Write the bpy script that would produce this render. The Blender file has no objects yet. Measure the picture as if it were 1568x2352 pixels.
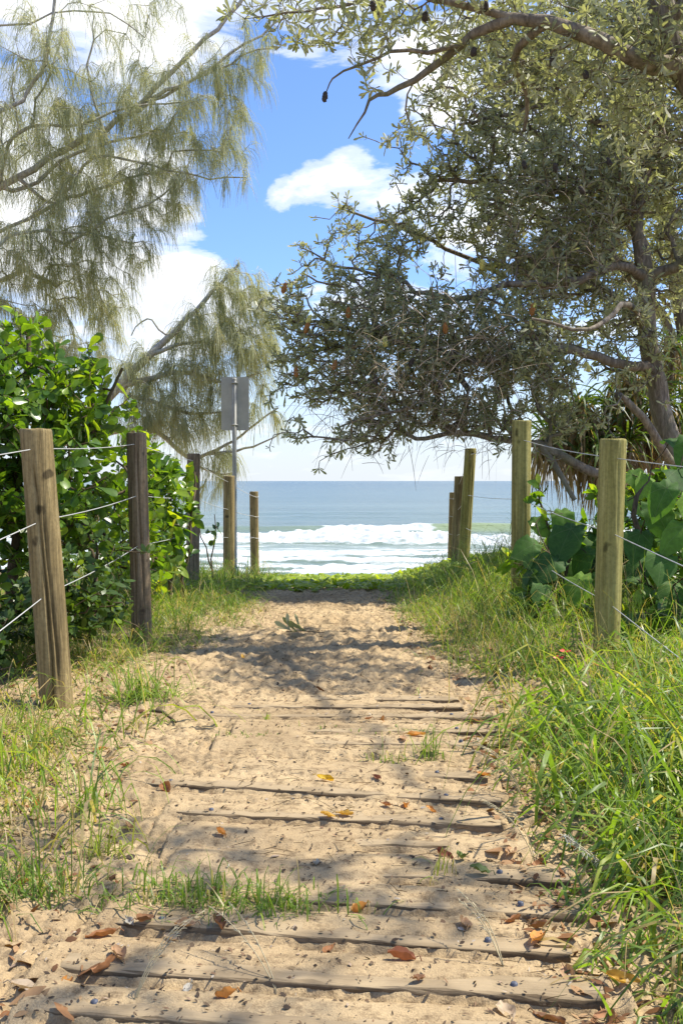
import bpy, math
import numpy as np
from mathutils import Matrix, Vector

rng = np.random.default_rng(7)
sc = bpy.context.scene
COL = sc.collection
R = math.radians

# ------------------------------------------------------------------ camera
EYE = 0.95            # eye height above the path (m)
F, CX, CY = 2287.0, 784.0, 1176.0      # 35 mm lens on a 36 mm tall frame
PITCH = math.atan(72.0 / F)
cam_d = bpy.data.cameras.new('camera')
cam_d.sensor_fit = 'VERTICAL'
cam_d.sensor_height = 36.0
cam_d.sensor_width = 24.0
cam_d.lens = 35.0
cam_d.clip_start = 0.05
cam_d.clip_end = 20000
cam = bpy.data.objects.new('camera', cam_d)
cam.location = (0, 0, EYE)
cam.rotation_euler = (R(90) - PITCH, 0, 0)
COL.objects.link(cam)
sc.camera = cam

# ------------------------------------------------------------------ light, sky, exposure
SUN_AZ, SUN_EL = 78.0, 57.0       # azimuth from the view direction towards the right
sun_d = bpy.data.lights.new('sun', 'SUN')
sun_d.energy = 3.3
sun_d.angle = R(0.55)
sun_d.color = (1.0, 0.93, 0.80)
sun = bpy.data.objects.new('sun', sun_d)
S = Vector((math.sin(R(SUN_AZ)) * math.cos(R(SUN_EL)), math.cos(R(SUN_AZ)) * math.cos(R(SUN_EL)), math.sin(R(SUN_EL))))
sun.rotation_euler = S.to_track_quat('Z', 'Y').to_euler()
sun.location = (20, 10, 20)
COL.objects.link(sun)

sc.view_settings.view_transform = 'Standard'
sc.view_settings.look = 'None'
sc.view_settings.exposure = 1.3
sc.view_settings.gamma = 1.0
sc.cycles.max_bounces = 9
sc.cycles.diffuse_bounces = 7
sc.cycles.transparent_max_bounces = 8


def at(px, py, d):
    """world point seen at photo pixel (px,py of 1568x2352) at distance d ahead"""
    u, v = (px - CX) / F, (CY - py) / F
    c, s = math.cos(PITCH), math.sin(PITCH)
    y = c + v * s
    z = -s + v * c
    k = d / y
    return np.array([u * k, d, EYE + z * k])


class NT:
    def __init__(self, tree):
        self.t = tree
        tree.nodes.clear()

    def n(self, kind, **kw):
        nd = self.t.nodes.new(kind)
        for k, v in kw.items():
            if k.startswith('i_'):
                key = k[2:]
                key = int(key) if key.isdigit() else key.replace('_', ' ')
                nd.inputs[key].default_value = v
            else:
                setattr(nd, k, v)
        return nd

    def l(self, a, b):
        self.t.links.new(a, b)

    def math(self, op, a, b=None, c=None, clamp=False):
        nd = self.n('ShaderNodeMath', operation=op)
        nd.use_clamp = clamp
        for i, x in enumerate((a, b, c)):
            if x is None:
                continue
            if isinstance(x, (int, float)):
                nd.inputs[i].default_value = x
            else:
                self.l(x, nd.inputs[i])
        return nd.outputs[0]

    def mix(self, fac, a, b, blend='MIX'):
        nd = self.n('ShaderNodeMix', data_type='RGBA', blend_type=blend)
        for i, x in ((0, fac), (6, a), (7, b)):
            if isinstance(x, (int, float)):
                nd.inputs[i].default_value = x
            elif isinstance(x, (tuple, list)):
                nd.inputs[i].default_value = tuple(x) + ((1,) if len(x) == 3 else ())
            else:
                self.l(x, nd.inputs[i])
        return nd.outputs[2]

    def ramp(self, fac, stops, interp='LINEAR'):
        nd = self.n('ShaderNodeValToRGB')
        nd.color_ramp.interpolation = interp
        el = nd.color_ramp.elements
        while len(el) < len(stops):
            el.new(0.5)
        for e, (p, c) in zip(el, stops):
            e.position = p
            e.color = tuple(c) + (1,) if not isinstance(c, (int, float)) else (c, c, c, 1)
        self.l(fac, nd.inputs[0])
        return nd.outputs[0]

    def noise(self, vec, scale, detail=4, rough=0.55, dist=0.0):
        nd = self.n('ShaderNodeTexNoise')
        nd.inputs['Scale'].default_value = scale
        nd.inputs['Detail'].default_value = detail
        nd.inputs['Roughness'].default_value = rough
        nd.inputs['Distortion'].default_value = dist
        if vec is not None:
            self.l(vec, nd.inputs['Vector'])
        return nd.outputs[0]


# world: Nishita sky with broken white cumulus spread over the whole sky
world = bpy.data.worlds.new('World')
sc.world = world
world.use_nodes = True
w = NT(world.node_tree)
out = w.n('ShaderNodeOutputWorld')
bg = w.n('ShaderNodeBackground')
bg.inputs['Strength'].default_value = 0.15
sky = w.n('ShaderNodeTexSky', sky_type='NISHITA')
sky.sun_disc = False
sky.sun_elevation = R(SUN_EL)
sky.sun_rotation = R(SUN_AZ)
sky.altitude = 0
sky.air_density = 1.0
sky.dust_density = 0.6
sky.ozone_density = 2.0
tc = w.n('ShaderNodeTexCoord')
nrm = w.n('ShaderNodeVectorMath', operation='NORMALIZE')
w.l(tc.outputs['Generated'], nrm.inputs[0])
D = nrm.outputs[0]
sep = w.n('ShaderNodeSeparateXYZ')
w.l(D, sep.inputs[0])
zz = w.math('MAXIMUM', sep.outputs[2], 0.0)
den = w.math('ADD', zz, 0.22)
cx = w.math('DIVIDE', sep.outputs[0], den)
cy = w.math('DIVIDE', sep.outputs[1], den)
cmb = w.n('ShaderNodeCombineXYZ')
w.l(cx, cmb.inputs[0]); w.l(cy, cmb.inputs[1]); w.l(w.math('MULTIPLY', zz, 1.6), cmb.inputs[2])
n1 = w.noise(cmb.outputs[0], 2.6, 10, 0.60, 0.35)
cov = w.math('ADD', w.math('MULTIPLY', w.math('SUBTRACT', n1, .5), 1.7), .49)
for px, py, rad, amp in ((800, 350, .032, .32), (735, 385, .038, .38), (665, 432, .032, .35), (605, 482, .022, .3), (470, 620, 0.05, .24), (370, 710, 0.05, .20),
                         (700, 165, 0.034, .27), (470, 20, 0.12, .22), (820, 120, .08, .10), (60, 330, .12, .20), (200, 560, .12, .14), (330, 40, .08, .22), 
                         (1000, 500, .12, .12), (1300, 250, .2, .10),
                         (600, 290, 0.075, -.34), (700, 240, .04, -.2), (560, 420, .03, -.2), (530, 440, .035, -.16), (840, 300, .06, -.25), (200, 130, .06, -.16), (640, 560, .045, -.25), (740, 280, .05, -.25)):
    dv = Vector(at(px, py, 1.0) - np.array([0, 0, EYE])).normalized()
    dist = w.n('ShaderNodeVectorMath', operation='DISTANCE')
    w.l(D, dist.inputs[0])
    dist.inputs[1].default_value = dv
    g = w.math('DIVIDE', dist.outputs['Value'], rad)
    g = w.math('EXPONENT', w.math('MULTIPLY', w.math('MULTIPLY', g, g), -1.0))
    cov = w.math('ADD', cov, w.math('MULTIPLY', g, amp))
mask = w.ramp(cov, [(0.53, 0.0), (0.62, 0.5), (0.76, 1.0)], 'EASE')
n2 = w.noise(cmb.outputs[0], 5.0, 6, 0.6)
ccol = w.ramp(n2, [(0.30, (2.7, 2.85, 3.15)), (0.62, (3.75, 3.8, 3.85))])
hz = w.ramp(zz, [(0.0, 0.85), (0.07, 0.50), (0.20, 0.0)])
hazy = w.mix(hz, w.mix(1.0, sky.outputs[0], (.41, .50, .66), 'MULTIPLY'), (2.5, 2.65, 2.85))
mulm = w.math('MULTIPLY', mask, w.math('SUBTRACT', 1.0, w.math('MULTIPLY', hz, 0.9)))
w.l(w.mix(mulm, hazy, ccol), bg.inputs['Color'])
w.l(bg.outputs[0], out.inputs[0])

# ------------------------------------------------------------------ object helpers


def tag(o, label=None, cat=None, group=None, kind=None):
    for k, v in (('label', label), ('category', cat), ('group', group), ('kind', kind)):
        if v:
            o[k] = v
    return o


def empty(name, loc=(0, 0, 0), **kw):
    o = bpy.data.objects.new(name, None)
    o.location = tuple(float(a) for a in loc)
    o.empty_display_size = 0.1
    COL.objects.link(o)
    return tag(o, **kw)


def mesh_data(name, v, f, mat, attrs=None, smooth=False):
    v = np.asarray(v, np.float32).reshape(-1, 3)
    f = np.asarray(f, np.int32)
    me = bpy.data.meshes.new(name)
    k = f.shape[1]
    me.vertices.add(len(v))
    me.vertices.foreach_set('co', v.ravel())
    me.loops.add(f.size)
    me.loops.foreach_set('vertex_index', f.ravel())
    me.polygons.add(len(f))
    me.polygons.foreach_set('loop_start', np.arange(0, f.size, k, dtype=np.int32))
    me.polygons.foreach_set('loop_total', np.full(len(f), k, np.int32))
    if smooth:
        me.polygons.foreach_set('use_smooth', np.ones(len(f), bool))
    if attrs:
        for an, av in attrs.items():
            a = me.attributes.new(an, 'FLOAT', 'POINT')
            a.data.foreach_set('value', np.asarray(av, np.float32))
    me.update(calc_edges=True)
    me.validate()
    me.materials.append(mat)
    return me


def link(name, me, parent=None, **kw):
    o = bpy.data.objects.new(name, me)
    COL.objects.link(o)
    if parent is not None:
        o.parent = parent
        o.matrix_parent_inverse = Matrix.Translation(parent.location).inverted()
    return tag(o, **kw)


def mobj(name, v, f, mat, parent=None, attrs=None, smooth=False, **kw):
    return link(name, mesh_data(name, v, f, mat, attrs, smooth), parent, **kw)


def join(parts):
    vs, fs, ts, o = [], [], [], 0
    for p in parts:
        vs.append(p[0]); fs.append(p[1] + o)
        ts.append(p[2] if len(p) > 2 else np.zeros(len(p[0])))
        o += len(p[0])
    return np.vstack(vs), np.vstack(fs), np.concatenate(ts)


def norm(a):
    return a / np.maximum(np.linalg.norm(a, axis=-1, keepdims=True), 1e-9)


def tube(pts, rad, n=6, cap=True):
    """quads of a tube along pts"""
    pts = np.asarray(pts, float); rad = np.asarray(rad, float) * np.ones(len(pts))
    t = norm(np.gradient(pts, axis=0))
    ref = np.array([0, 0, 1.0]) if abs(t[0][2]) < 0.9 else np.array([1.0, 0, 0])
    a = norm(np.cross(t, ref)); b = np.cross(t, a)
    an = np.linspace(0, 2 * np.pi, n, endpoint=False)
    v = pts[:, None] + rad[:, None, None] * (np.cos(an)[None, :, None] * a[:, None] + np.sin(an)[None, :, None] * b[:, None])
    m = len(pts)
    i = np.arange(m - 1)[:, None] * n + np.arange(n)[None]
    j = np.arange(m - 1)[:, None] * n + (np.arange(n)[None] + 1) % n
    f = np.stack([i, j, j + n, i + n], -1).reshape(-1, 4)
    v = v.reshape(-1, 3)
    if cap and n % 2 == 0:
        ex = []
        for base in (0, (m - 1) * n):
            for q in range(1, n // 2):
                ex.append([base + q - 1 if q > 1 else base, base + q, base + n - q - 0, base + (n - q + 1) % n])
        f = np.vstack([f, np.array(ex, int)])
    return v, f


def box(cx, cy, cz, sx, sy, sz):
    s = np.array([[-1, -1, -1], [1, -1, -1], [1, 1, -1], [-1, 1, -1], [-1, -1, 1], [1, -1, 1], [1, 1, 1], [-1, 1, 1]]) * .5
    f = np.array([[0, 3, 2, 1], [4, 5, 6, 7], [0, 1, 5, 4], [1, 2, 6, 5], [2, 3, 7, 6], [3, 0, 4, 7]])
    return s * [sx, sy, sz] + [cx, cy, cz], f


def ribbons(base, d0, length, width, droop, seg=4, taper=1.0, tw=None, side=None):
    """curved tapering blades; all arrays of n"""
    n = len(base)
    d0 = norm(d0)
    p = base.copy()
    pts = [p.copy()]
    dirs = []
    for s in range(seg):
        t = (s + 0.5) / seg
        d = norm(d0 + np.outer(droop * t * (0.5 + t), [0, 0, -1.0]))
        dirs.append(d)
        p = p + d * (length / seg)[:, None]
        pts.append(p.copy())
    dirs.append(dirs[-1])
    if side is None:
        side = norm(np.cross(d0, norm(rng.normal(size=(n, 3)))))
    vs = []
    for k in range(seg + 1):
        t = k / seg
        wd = width * (1 - t ** 1.6 * taper) * (0.55 + 0.45 * min(1, t * 3)) * 0.5
        wd = np.maximum(wd, 0.0004)
        sd = norm(side - dirs[k] * np.sum(side * dirs[k], -1, keepdims=True))
        vs.append(pts[k] - sd * wd[:, None]); vs.append(pts[k] + sd * wd[:, None])
    v = np.stack(vs, 1).reshape(-1, 3)
    m = 2 * (seg + 1)
    q = np.array([[2 * k, 2 * k + 1, 2 * k + 3, 2 * k + 2] for k in range(seg)])
    f = (np.arange(n)[:, None, None] * m + q[None]).reshape(-1, 4)
    tint = np.repeat(rng.random(n) if tw is None else tw, m)
    return v, f, tint


def frames(x, z):
    x = norm(x)
    y = norm(np.cross(z, x))
    z = np.cross(x, y)
    return np.stack([x, y, z], -1)       # columns


def scatter(tv, tf, pos, Rm, sc_, tint):
    n, m = len(pos), len(tv)
    sc_ = np.asarray(sc_)
    if sc_.ndim == 1:
        sc_ = sc_[:, None] * np.ones((1, 3))
    v = np.einsum('nij,nmj->nmi', Rm, tv[None] * sc_[:, None, :]) + pos[:, None]
    f = (np.arange(n)[:, None, None] * m + tf[None]).reshape(-1, tf.shape[1])
    return v.reshape(-1, 3), f, np.repeat(tint, m)


def leaf3(stations, fold=0.12, curve=-0.15):
    """leaf along +X, length 1, width factor given; stations (t, half width); three verts per station"""
    v = []
    for t, h in stations:
        zc = curve * t * t
        v += [[t, h, zc + fold * h], [t, 0, zc], [t, -h, zc + fold * h]]
    f = []
    for k in range(len(stations) - 1):
        a = 3 * k
        f += [[a, a + 1, a + 4, a + 3], [a + 1, a + 2, a + 5, a + 4]]
    return np.array(v, float), np.array(f)


def leaf2(stations, curve=-0.15):
    v, f = [], []
    for t, h in stations:
        zc = curve * t * t
        v += [[t, h, zc], [t, -h, zc]]
    for k in range(len(stations) - 1):
        a = 2 * k
        f.append([a, a + 1, a + 3, a + 2])
    return np.array(v, float), np.array(f)


LEAF_ELL = leaf3([(0, .02), (.12, .10), (.35, .24), (.6, .26), (.85, .14), (1, .01)], 0.25, -0.18)
LEAF_OBO = leaf3([(0, .015), (.3, .09), (.62, .235), (.85, .25), (.97, .14), (1, .04)], 0.2, -0.12)
LEAF_BANK = leaf2([(0, .02), (.45, .085), (.8, .13), (1, .045)], -0.12)
LEAF_SMALL = leaf2([(0, .03), (.4, .22), (.75, .2), (1, .02)], -0.15)


def heart():
    """broad peltate heart-shaped leaf, tip towards +X, stalk joins at origin; 44 triangles"""
    n = 16
    v = [[0.02, 0, 0.0]]
    prof = []
    for k in range(n):
        a = 2 * np.pi * k / n
        r = 0.40 + 0.17 * math.cos(a) + 0.11 * math.cos(2 * a) * (1 if abs(math.cos(a)) > .3 else .3)
        if k == 0:
            r = 0.86
        if k in (1, n - 1):
            r = 0.62
        if k == n // 2:
            r = 0.25
        prof.append((a, r))
    for ring in (0.55, 1.0):
        for a, r in prof:
            x, y = r * ring * math.cos(a), r * ring * math.sin(a)
            v.append([x, y, -0.16 * ring * ring * (abs(math.cos(a)) * .8 + .25) + 0.035 * math.cos(5 * a) * ring])
    f3 = [[0, 1 + k, 1 + (k + 1) % n, 1 + (k + 1) % n] for k in range(n)]
    f4 = [[1 + k, 1 + n + k, 1 + n + (k + 1) % n, 1 + (k + 1) % n] for k in range(n)]
    tri = [[a, b, c] for a, b, c, _ in f3]
    for a, b, c, d in f4:
        tri += [[a, b, c], [a, c, d]]
    return np.array(v, float), np.array(tri)


HEART = heart()

# ------------------------------------------------------------------ materials


def new_mat(name):
    m = bpy.data.materials.new(name)
    m.use_nodes = True
    return m, NT(m.node_tree)


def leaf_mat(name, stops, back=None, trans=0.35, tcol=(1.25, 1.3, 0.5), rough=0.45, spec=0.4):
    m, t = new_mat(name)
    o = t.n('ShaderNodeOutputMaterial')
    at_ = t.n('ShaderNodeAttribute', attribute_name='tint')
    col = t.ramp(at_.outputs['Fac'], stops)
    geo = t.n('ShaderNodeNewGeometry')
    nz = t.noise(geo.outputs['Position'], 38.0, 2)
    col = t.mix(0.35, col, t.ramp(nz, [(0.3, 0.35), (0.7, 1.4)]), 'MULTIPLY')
    c2 = col
    if back:
        c2 = t.mix(geo.outputs['Backfacing'], col, t.mix(0.75, col, back))
    p = t.n('ShaderNodeBsdfPrincipled')
    p.inputs['Roughness'].default_value = rough
    p.inputs['Specular IOR Level'].default_value = spec
    t.l(c2, p.inputs['Base Color'])
    tr = t.n('ShaderNodeBsdfTranslucent')
    t.l(t.mix(1.0, col, tcol, 'MULTIPLY'), tr.inputs['Color'])
    mx = t.n('ShaderNodeMixShader')
    mx.inputs[0].default_value = trans
    t.l(p.outputs[0], mx.inputs[1]); t.l(tr.outputs[0], mx.inputs[2])
    t.l(mx.outputs[0], o.inputs[0])
    return m


def bark_mat(name, c0, c1, c2, sx=9.0, sz=2.2, bump=0.6):
    m, t = new_mat(name)
    o = t.n('ShaderNodeOutputMaterial')
    p = t.n('ShaderNodeBsdfPrincipled')
    p.inputs['Roughness'].default_value = 0.9
    p.inputs['Specular IOR Level'].default_value = 0.15
    c = t.n('ShaderNodeTexCoord')
    mp = t.n('ShaderNodeMapping')
    mp.inputs['Scale'].default_value = (sx, sx, sz)
    t.l(c.outputs['Object'], mp.inputs[0])
    a = t.noise(mp.outputs[0], 3.0, 8, 0.65, 0.6)
    b = t.noise(c.outputs['Object'], 2.3, 4, 0.6)
    col = t.ramp(a, [(0.30, c0), (0.50, c1), (0.72, c2)])
    col = t.mix(t.ramp(b, [(0.5, 0.0), (0.68, 0.5)]), col, (c1[0] * 0.9, c1[1] * 1.15, c1[2] * 0.75))
    t.l(col, p.inputs['Base Color'])
    bp = t.n('ShaderNodeBump')
    bp.inputs['Strength'].default_value = bump
    bp.inputs['Distance'].default_value = 0.02
    t.l(a, bp.inputs['Height'])
    t.l(bp.outputs[0], p.inputs['Normal'])
    t.l(p.outputs[0], o.inputs[0])
    return m


def plain_mat(name, color, rough=0.6, metal=0.0, var=0.3, scale=20.0, bump=0.0, spec=0.4):
    m, t = new_mat(name)
    o = t.n('ShaderNodeOutputMaterial')
    p = t.n('ShaderNodeBsdfPrincipled')
    p.inputs['Roughness'].default_value = rough
    p.inputs['Metallic'].default_value = metal
    p.inputs['Specular IOR Level'].default_value = spec
    c = t.n('ShaderNodeTexCoord')
    a = t.noise(c.outputs['Object'], scale, 5, 0.6)
    k0 = tuple(x * (1 - var) for x in color); k1 = tuple(min(1, x * (1 + var)) for x in color)
    t.l(t.ramp(a, [(0.3, k0), (0.7, k1)]), p.inputs['Base Color'])
    if bump:
        bp = t.n('ShaderNodeBump')
        bp.inputs['Strength'].default_value = bump
        bp.inputs['Distance'].default_value = 0.01
        t.l(a, bp.inputs['Height']); t.l(bp.outputs[0], p.inputs['Normal'])
    t.l(p.outputs[0], o.inputs[0])
    return m


def wood_mat(name, c0, c1, c2, stain=(0.05, 0.035, 0.02), sxy=26.0, sz=1.3, axis='Z', stain_amt=0.6, rough=0.8, lo=0.50):
    """grain stretched along one axis of the object"""
    m, t = new_mat(name)
    o = t.n('ShaderNodeOutputMaterial')
    p = t.n('ShaderNodeBsdfPrincipled')
    p.inputs['Roughness'].default_value = rough
    p.inputs['Specular IOR Level'].default_value = 0.25
    c = t.n('ShaderNodeTexCoord')
    oi = t.n('ShaderNodeObjectInfo')
    mp = t.n('ShaderNodeMapping')
    mp.inputs['Scale'].default_value = (sxy, sxy, sz) if axis == 'Z' else (sz, sxy, sxy)
    add = t.n('ShaderNodeVectorMath', operation='ADD')
    t.l(c.outputs['Object'], add.inputs[0])
    rv = t.math('MULTIPLY', oi.outputs['Random'], 37.0)
    cb = t.n('ShaderNodeCombineXYZ')
    for i in range(3):
        t.l(rv, cb.inputs[i])
    t.l(cb.outputs[0], add.inputs[1])
    t.l(add.outputs[0], mp.inputs[0])
    g = t.noise(mp.outputs[0], 1.6, 8, 0.62, 0.8)
    col = t.ramp(g, [(0.28, c0), (0.48, c1), (0.72, c2)])
    mp2 = t.n('ShaderNodeMapping')
    mp2.inputs['Scale'].default_value = (7, 7, 1.5) if axis == 'Z' else (1.5, 7, 7)
    t.l(add.outputs[0], mp2.inputs[0])
    s = t.noise(mp2.outputs[0], 1.5, 5, 0.6, 0.4)
    col = t.mix(t.ramp(s, [(lo, 0.0), (lo + .22, stain_amt)]), col, stain)
    kn = t.noise(add.outputs[0], 11.0, 2, 0.4)
    col = t.mix(t.ramp(kn, [(0.70, 0.0), (0.76, 0.8)]), col, tuple(x * .35 for x in c0))
    k = t.noise(add.outputs[0], 60.0, 3, 0.6)
    col = t.mix(0.4, col, t.ramp(k, [(0.25, 0.45), (0.6, 1.2)]), 'MULTIPLY')
    t.l(col, p.inputs['Base Color'])
    bp = t.n('ShaderNodeBump')
    bp.inputs['Strength'].default_value = 0.9
    bp.inputs['Distance'].default_value = 0.007
    t.l(g, bp.inputs['Height']); t.l(bp.outputs[0], p.inputs['Normal'])
    t.l(p.outputs[0], o.inputs[0])
    return m


def sand_mat(name, dry, mid, dark):
    m, t = new_mat(name)
    o = t.n('ShaderNodeOutputMaterial')
    p = t.n('ShaderNodeBsdfPrincipled')
    p.inputs['Roughness'].default_value = 0.95
    p.inputs['Specular IOR Level'].default_value = 0.1
    g = t.n('ShaderNodeNewGeometry')
    a = t.noise(g.outputs['Position'], 2.2, 6, 0.6)
    b = t.noise(g.outputs['Position'], 30.0, 6, 0.7)
    c = t.noise(g.outputs['Position'], 260.0, 3, 0.7)
    col = t.ramp(a, [(0.35, mid), (0.62, dry)])
    col = t.mix(t.ramp(b, [(0.50, 0.0), (0.70, 0.85)]), col, dark)
    col = t.mix(0.5, col, t.ramp(c, [(0.3, 0.55), (0.7, 1.35)]), 'MULTIPLY')
    t.l(col, p.inputs['Base Color'])
    bp = t.n('ShaderNodeBump')
    bp.inputs['Strength'].default_value = 0.7
    bp.inputs['Distance'].default_value = 0.012
    t.l(t.math('ADD', b, t.math('MULTIPLY', c, 0.35)), bp.inputs['Height'])
    t.l(bp.outputs[0], p.inputs['Normal'])
    t.l(p.outputs[0], o.inputs[0])
    return m


M_SAND = sand_mat('dry_sand', (0.47, 0.35, 0.20), (0.34, 0.247, 0.138), (0.12, 0.08, 0.045))
M_GROUND = sand_mat('dune_soil', (0.36, 0.28, 0.18), (0.20, 0.15, 0.09), (0.06, 0.045, 0.025))
M_BEACH = sand_mat('beach_sand', (0.50, 0.38, 0.22), (0.44, 0.33, 0.19), (0.30, 0.22, 0.12))
M_BANKLEAF = leaf_mat('banksia_leaf', [(0, (0.18, 0.195, 0.105)), (0.5, (0.32, 0.335, 0.18)), (0.85, (0.43, 0.43, 0.23)), (0.93, (0.40, 0.36, 0.13)), (1, (0.27, 0.16, 0.07))],
                      back=(0.55, 0.55, 0.40), trans=0.40, tcol=(1.25, 1.28, 0.68), rough=0.5)
M_NEEDLE = leaf_mat('casuarina_needle', [(0, (0.22, 0.25, 0.145)), (0.5, (0.37, 0.40, 0.25)), (0.85, (0.52, 0.52, 0.34)), (1, (0.62, 0.57, 0.39))],
                    trans=0.4, tcol=(1.4, 1.3, 0.65), rough=0.6, spec=0.2)
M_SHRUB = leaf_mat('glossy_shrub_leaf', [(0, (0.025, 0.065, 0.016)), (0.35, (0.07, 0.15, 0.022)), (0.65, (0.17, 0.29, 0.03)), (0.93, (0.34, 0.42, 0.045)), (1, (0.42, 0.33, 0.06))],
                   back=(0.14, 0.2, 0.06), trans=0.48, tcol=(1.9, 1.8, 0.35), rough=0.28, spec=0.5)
M_SMALLLEAF = leaf_mat('small_shrub_leaf', [(0, (0.03, 0.065, 0.018)), (0.6, (0.085, 0.15, 0.03)), (1, (0.2, 0.28, 0.045))],
                       trans=0.4, tcol=(1.7, 1.6, 0.4), rough=0.35)
M_BIGLEAF = leaf_mat('macaranga_leaf', [(0, (0.045, 0.105, 0.03)), (0.6, (0.085, 0.175, 0.04)), (1, (0.18, 0.30, 0.05))],
                     back=(0.07, 0.14, 0.05), trans=0.42, tcol=(2.0, 2.1, 0.45), rough=0.62, spec=.2)
M_GRASS = leaf_mat('grass_blade', [(0, (0.07, 0.13, 0.035)), (0.4, (0.16, 0.245, 0.042)), (0.72, (0.25, 0.36, 0.05)), (0.84, (0.36, 0.36, 0.08)), (0.9, (0.42, 0.31, 0.15)), (1, (0.48, 0.38, 0.22))],
                   trans=0.45, tcol=(1.5, 1.6, 0.45), rough=0.4, spec=0.4)
M_COVER = leaf_mat('beach_creeper_leaf', [(0, (0.16, 0.25, 0.03)), (0.6, (0.33, 0.43, 0.045)), (1, (0.50, 0.54, 0.07))],
                   trans=0.45, tcol=(1.6, 1.6, 0.4), rough=0.4)
M_PAND = leaf_mat('pandanus_leaf', [(0, (0.05, 0.10, 0.02)), (0.6, (0.13, 0.2, 0.03)), (0.7, (0.18, 0.135, 0.08)), (1, (0.38, 0.30, 0.19))],
                  trans=0.42, tcol=(1.6, 1.5, 0.5), rough=0.45)
M_BARKB = bark_mat('banksia_bark', (0.075, 0.062, 0.047), (0.20, 0.165, 0.125), (0.36, 0.31, 0.245))
M_BARKC = bark_mat('casuarina_bark', (0.22, 0.20, 0.165), (0.43, 0.40, 0.345), (0.64, 0.61, 0.54), 14, 5, 0.3)
M_TWIG = bark_mat('dead_twig', (0.14, 0.10, 0.07), (0.30, 0.23, 0.165), (0.52, 0.45, 0.37), 14, 5, 0.2)
M_BARKS = bark_mat('shrub_stem', (0.04, 0.03, 0.02), (0.10, 0.075, 0.045), (0.17, 0.13, 0.08), 14, 4, 0.3)
M_WIRE = plain_mat('galvanised_wire', (0.52, 0.52, 0.50), 0.45, 0.35, 0.12, 60)
M_STEEL = plain_mat('galvanised_pole', (0.34, 0.34, 0.31), 0.65, 0.1, 0.15, 14)
M_SIGN = plain_mat('sign_back_aluminium', (0.46, 0.455, 0.42), 0.6, 0.0, 0.12, 7)
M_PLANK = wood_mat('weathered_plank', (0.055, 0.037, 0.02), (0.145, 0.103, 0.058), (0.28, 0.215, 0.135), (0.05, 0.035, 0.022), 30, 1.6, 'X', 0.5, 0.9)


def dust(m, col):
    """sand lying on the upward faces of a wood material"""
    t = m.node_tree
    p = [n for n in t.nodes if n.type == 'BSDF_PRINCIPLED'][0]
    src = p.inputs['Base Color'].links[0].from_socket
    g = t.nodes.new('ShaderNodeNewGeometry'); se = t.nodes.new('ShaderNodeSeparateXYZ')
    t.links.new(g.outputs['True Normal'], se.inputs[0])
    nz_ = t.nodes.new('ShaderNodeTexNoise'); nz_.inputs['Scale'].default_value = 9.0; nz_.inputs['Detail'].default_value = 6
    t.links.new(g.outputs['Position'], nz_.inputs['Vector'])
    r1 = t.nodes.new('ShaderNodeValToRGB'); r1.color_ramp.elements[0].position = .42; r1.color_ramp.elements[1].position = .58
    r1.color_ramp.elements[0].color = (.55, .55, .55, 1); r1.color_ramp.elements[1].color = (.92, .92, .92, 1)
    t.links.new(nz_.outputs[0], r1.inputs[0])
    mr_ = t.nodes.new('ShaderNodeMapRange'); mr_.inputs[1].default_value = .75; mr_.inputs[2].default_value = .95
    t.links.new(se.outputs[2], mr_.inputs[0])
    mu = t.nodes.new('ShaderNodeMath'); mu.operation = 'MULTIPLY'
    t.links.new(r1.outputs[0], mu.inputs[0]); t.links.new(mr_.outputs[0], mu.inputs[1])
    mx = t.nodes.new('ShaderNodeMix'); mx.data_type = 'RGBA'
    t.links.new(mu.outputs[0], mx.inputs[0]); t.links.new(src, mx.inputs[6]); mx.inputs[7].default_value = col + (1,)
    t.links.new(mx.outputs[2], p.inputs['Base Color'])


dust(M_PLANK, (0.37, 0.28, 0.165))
M_BOLT = plain_mat('bolt_head', (0.10, 0.11, 0.14), 0.65, 0.3, 0.2, 80)

# ------------------------------------------------------------------ terrain


def smooth(e0, e1, x):
    t = np.clip((x - e0) / (e1 - e0), 0, 1)
    return t * t * (3 - 2 * t)


class Noise2:
    """tileable value noise on a lattice, for height fields"""
    def __init__(self, seed):
        self.g = np.random.default_rng(seed).random((256, 256)).astype(np.float32)

    def __call__(self, x, y):
        xi, yi = np.floor(x).astype(int), np.floor(y).astype(int)
        fx, fy = x - xi, y - yi
        fx = fx * fx * (3 - 2 * fx); fy = fy * fy * (3 - 2 * fy)
        g = self.g
        a = g[xi & 255, yi & 255]; b = g[(xi + 1) & 255, yi & 255]
        c = g[xi & 255, (yi + 1) & 255]; d = g[(xi + 1) & 255, (yi + 1) & 255]
        return (a * (1 - fx) + b * fx) * (1 - fy) + (c * (1 - fx) + d * fx) * fy - 0.5

    def fbm(self, x, y, oct=4, gain=0.5):
        s, a = 0, 1.0
        for k in range(oct):
            s = s + a * self(x * 2 ** k + 17.3 * k, y * 2 ** k + 9.1 * k)
            a *= gain
        return s


NZ = Noise2(3)
SEA_Z = -3.05


def gz(x, y):
    x = np.asarray(x, float); y = np.asarray(y, float)
    z = -0.44 * smooth(8.2, 14.2, y)
    z = z - 1.65 * smooth(14.0, 18.5, y)
    z = z - np.clip((y - 18.5) / 24.0, 0, 3) * 1.0
    z = z + 0.22 * smooth(0.85, 2.0, x) * smooth(4.6, 6.4, y) * (1 - smooth(13, 18, y))
    z = z + 0.10 * smooth(0.6, 1.2, x) * smooth(2.0, 5, y) * (1 - smooth(13, 18, y))
    z = z + 0.12 * smooth(-1.1, -2.2, x) * (1 - smooth(13, 18, y))
    z = z + 0.10 * NZ.fbm(x * 0.35, y * 0.35, 3) * smooth(1.2, 3.5, np.abs(x)) * (1 - smooth(16, 26, y))
    return z


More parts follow.
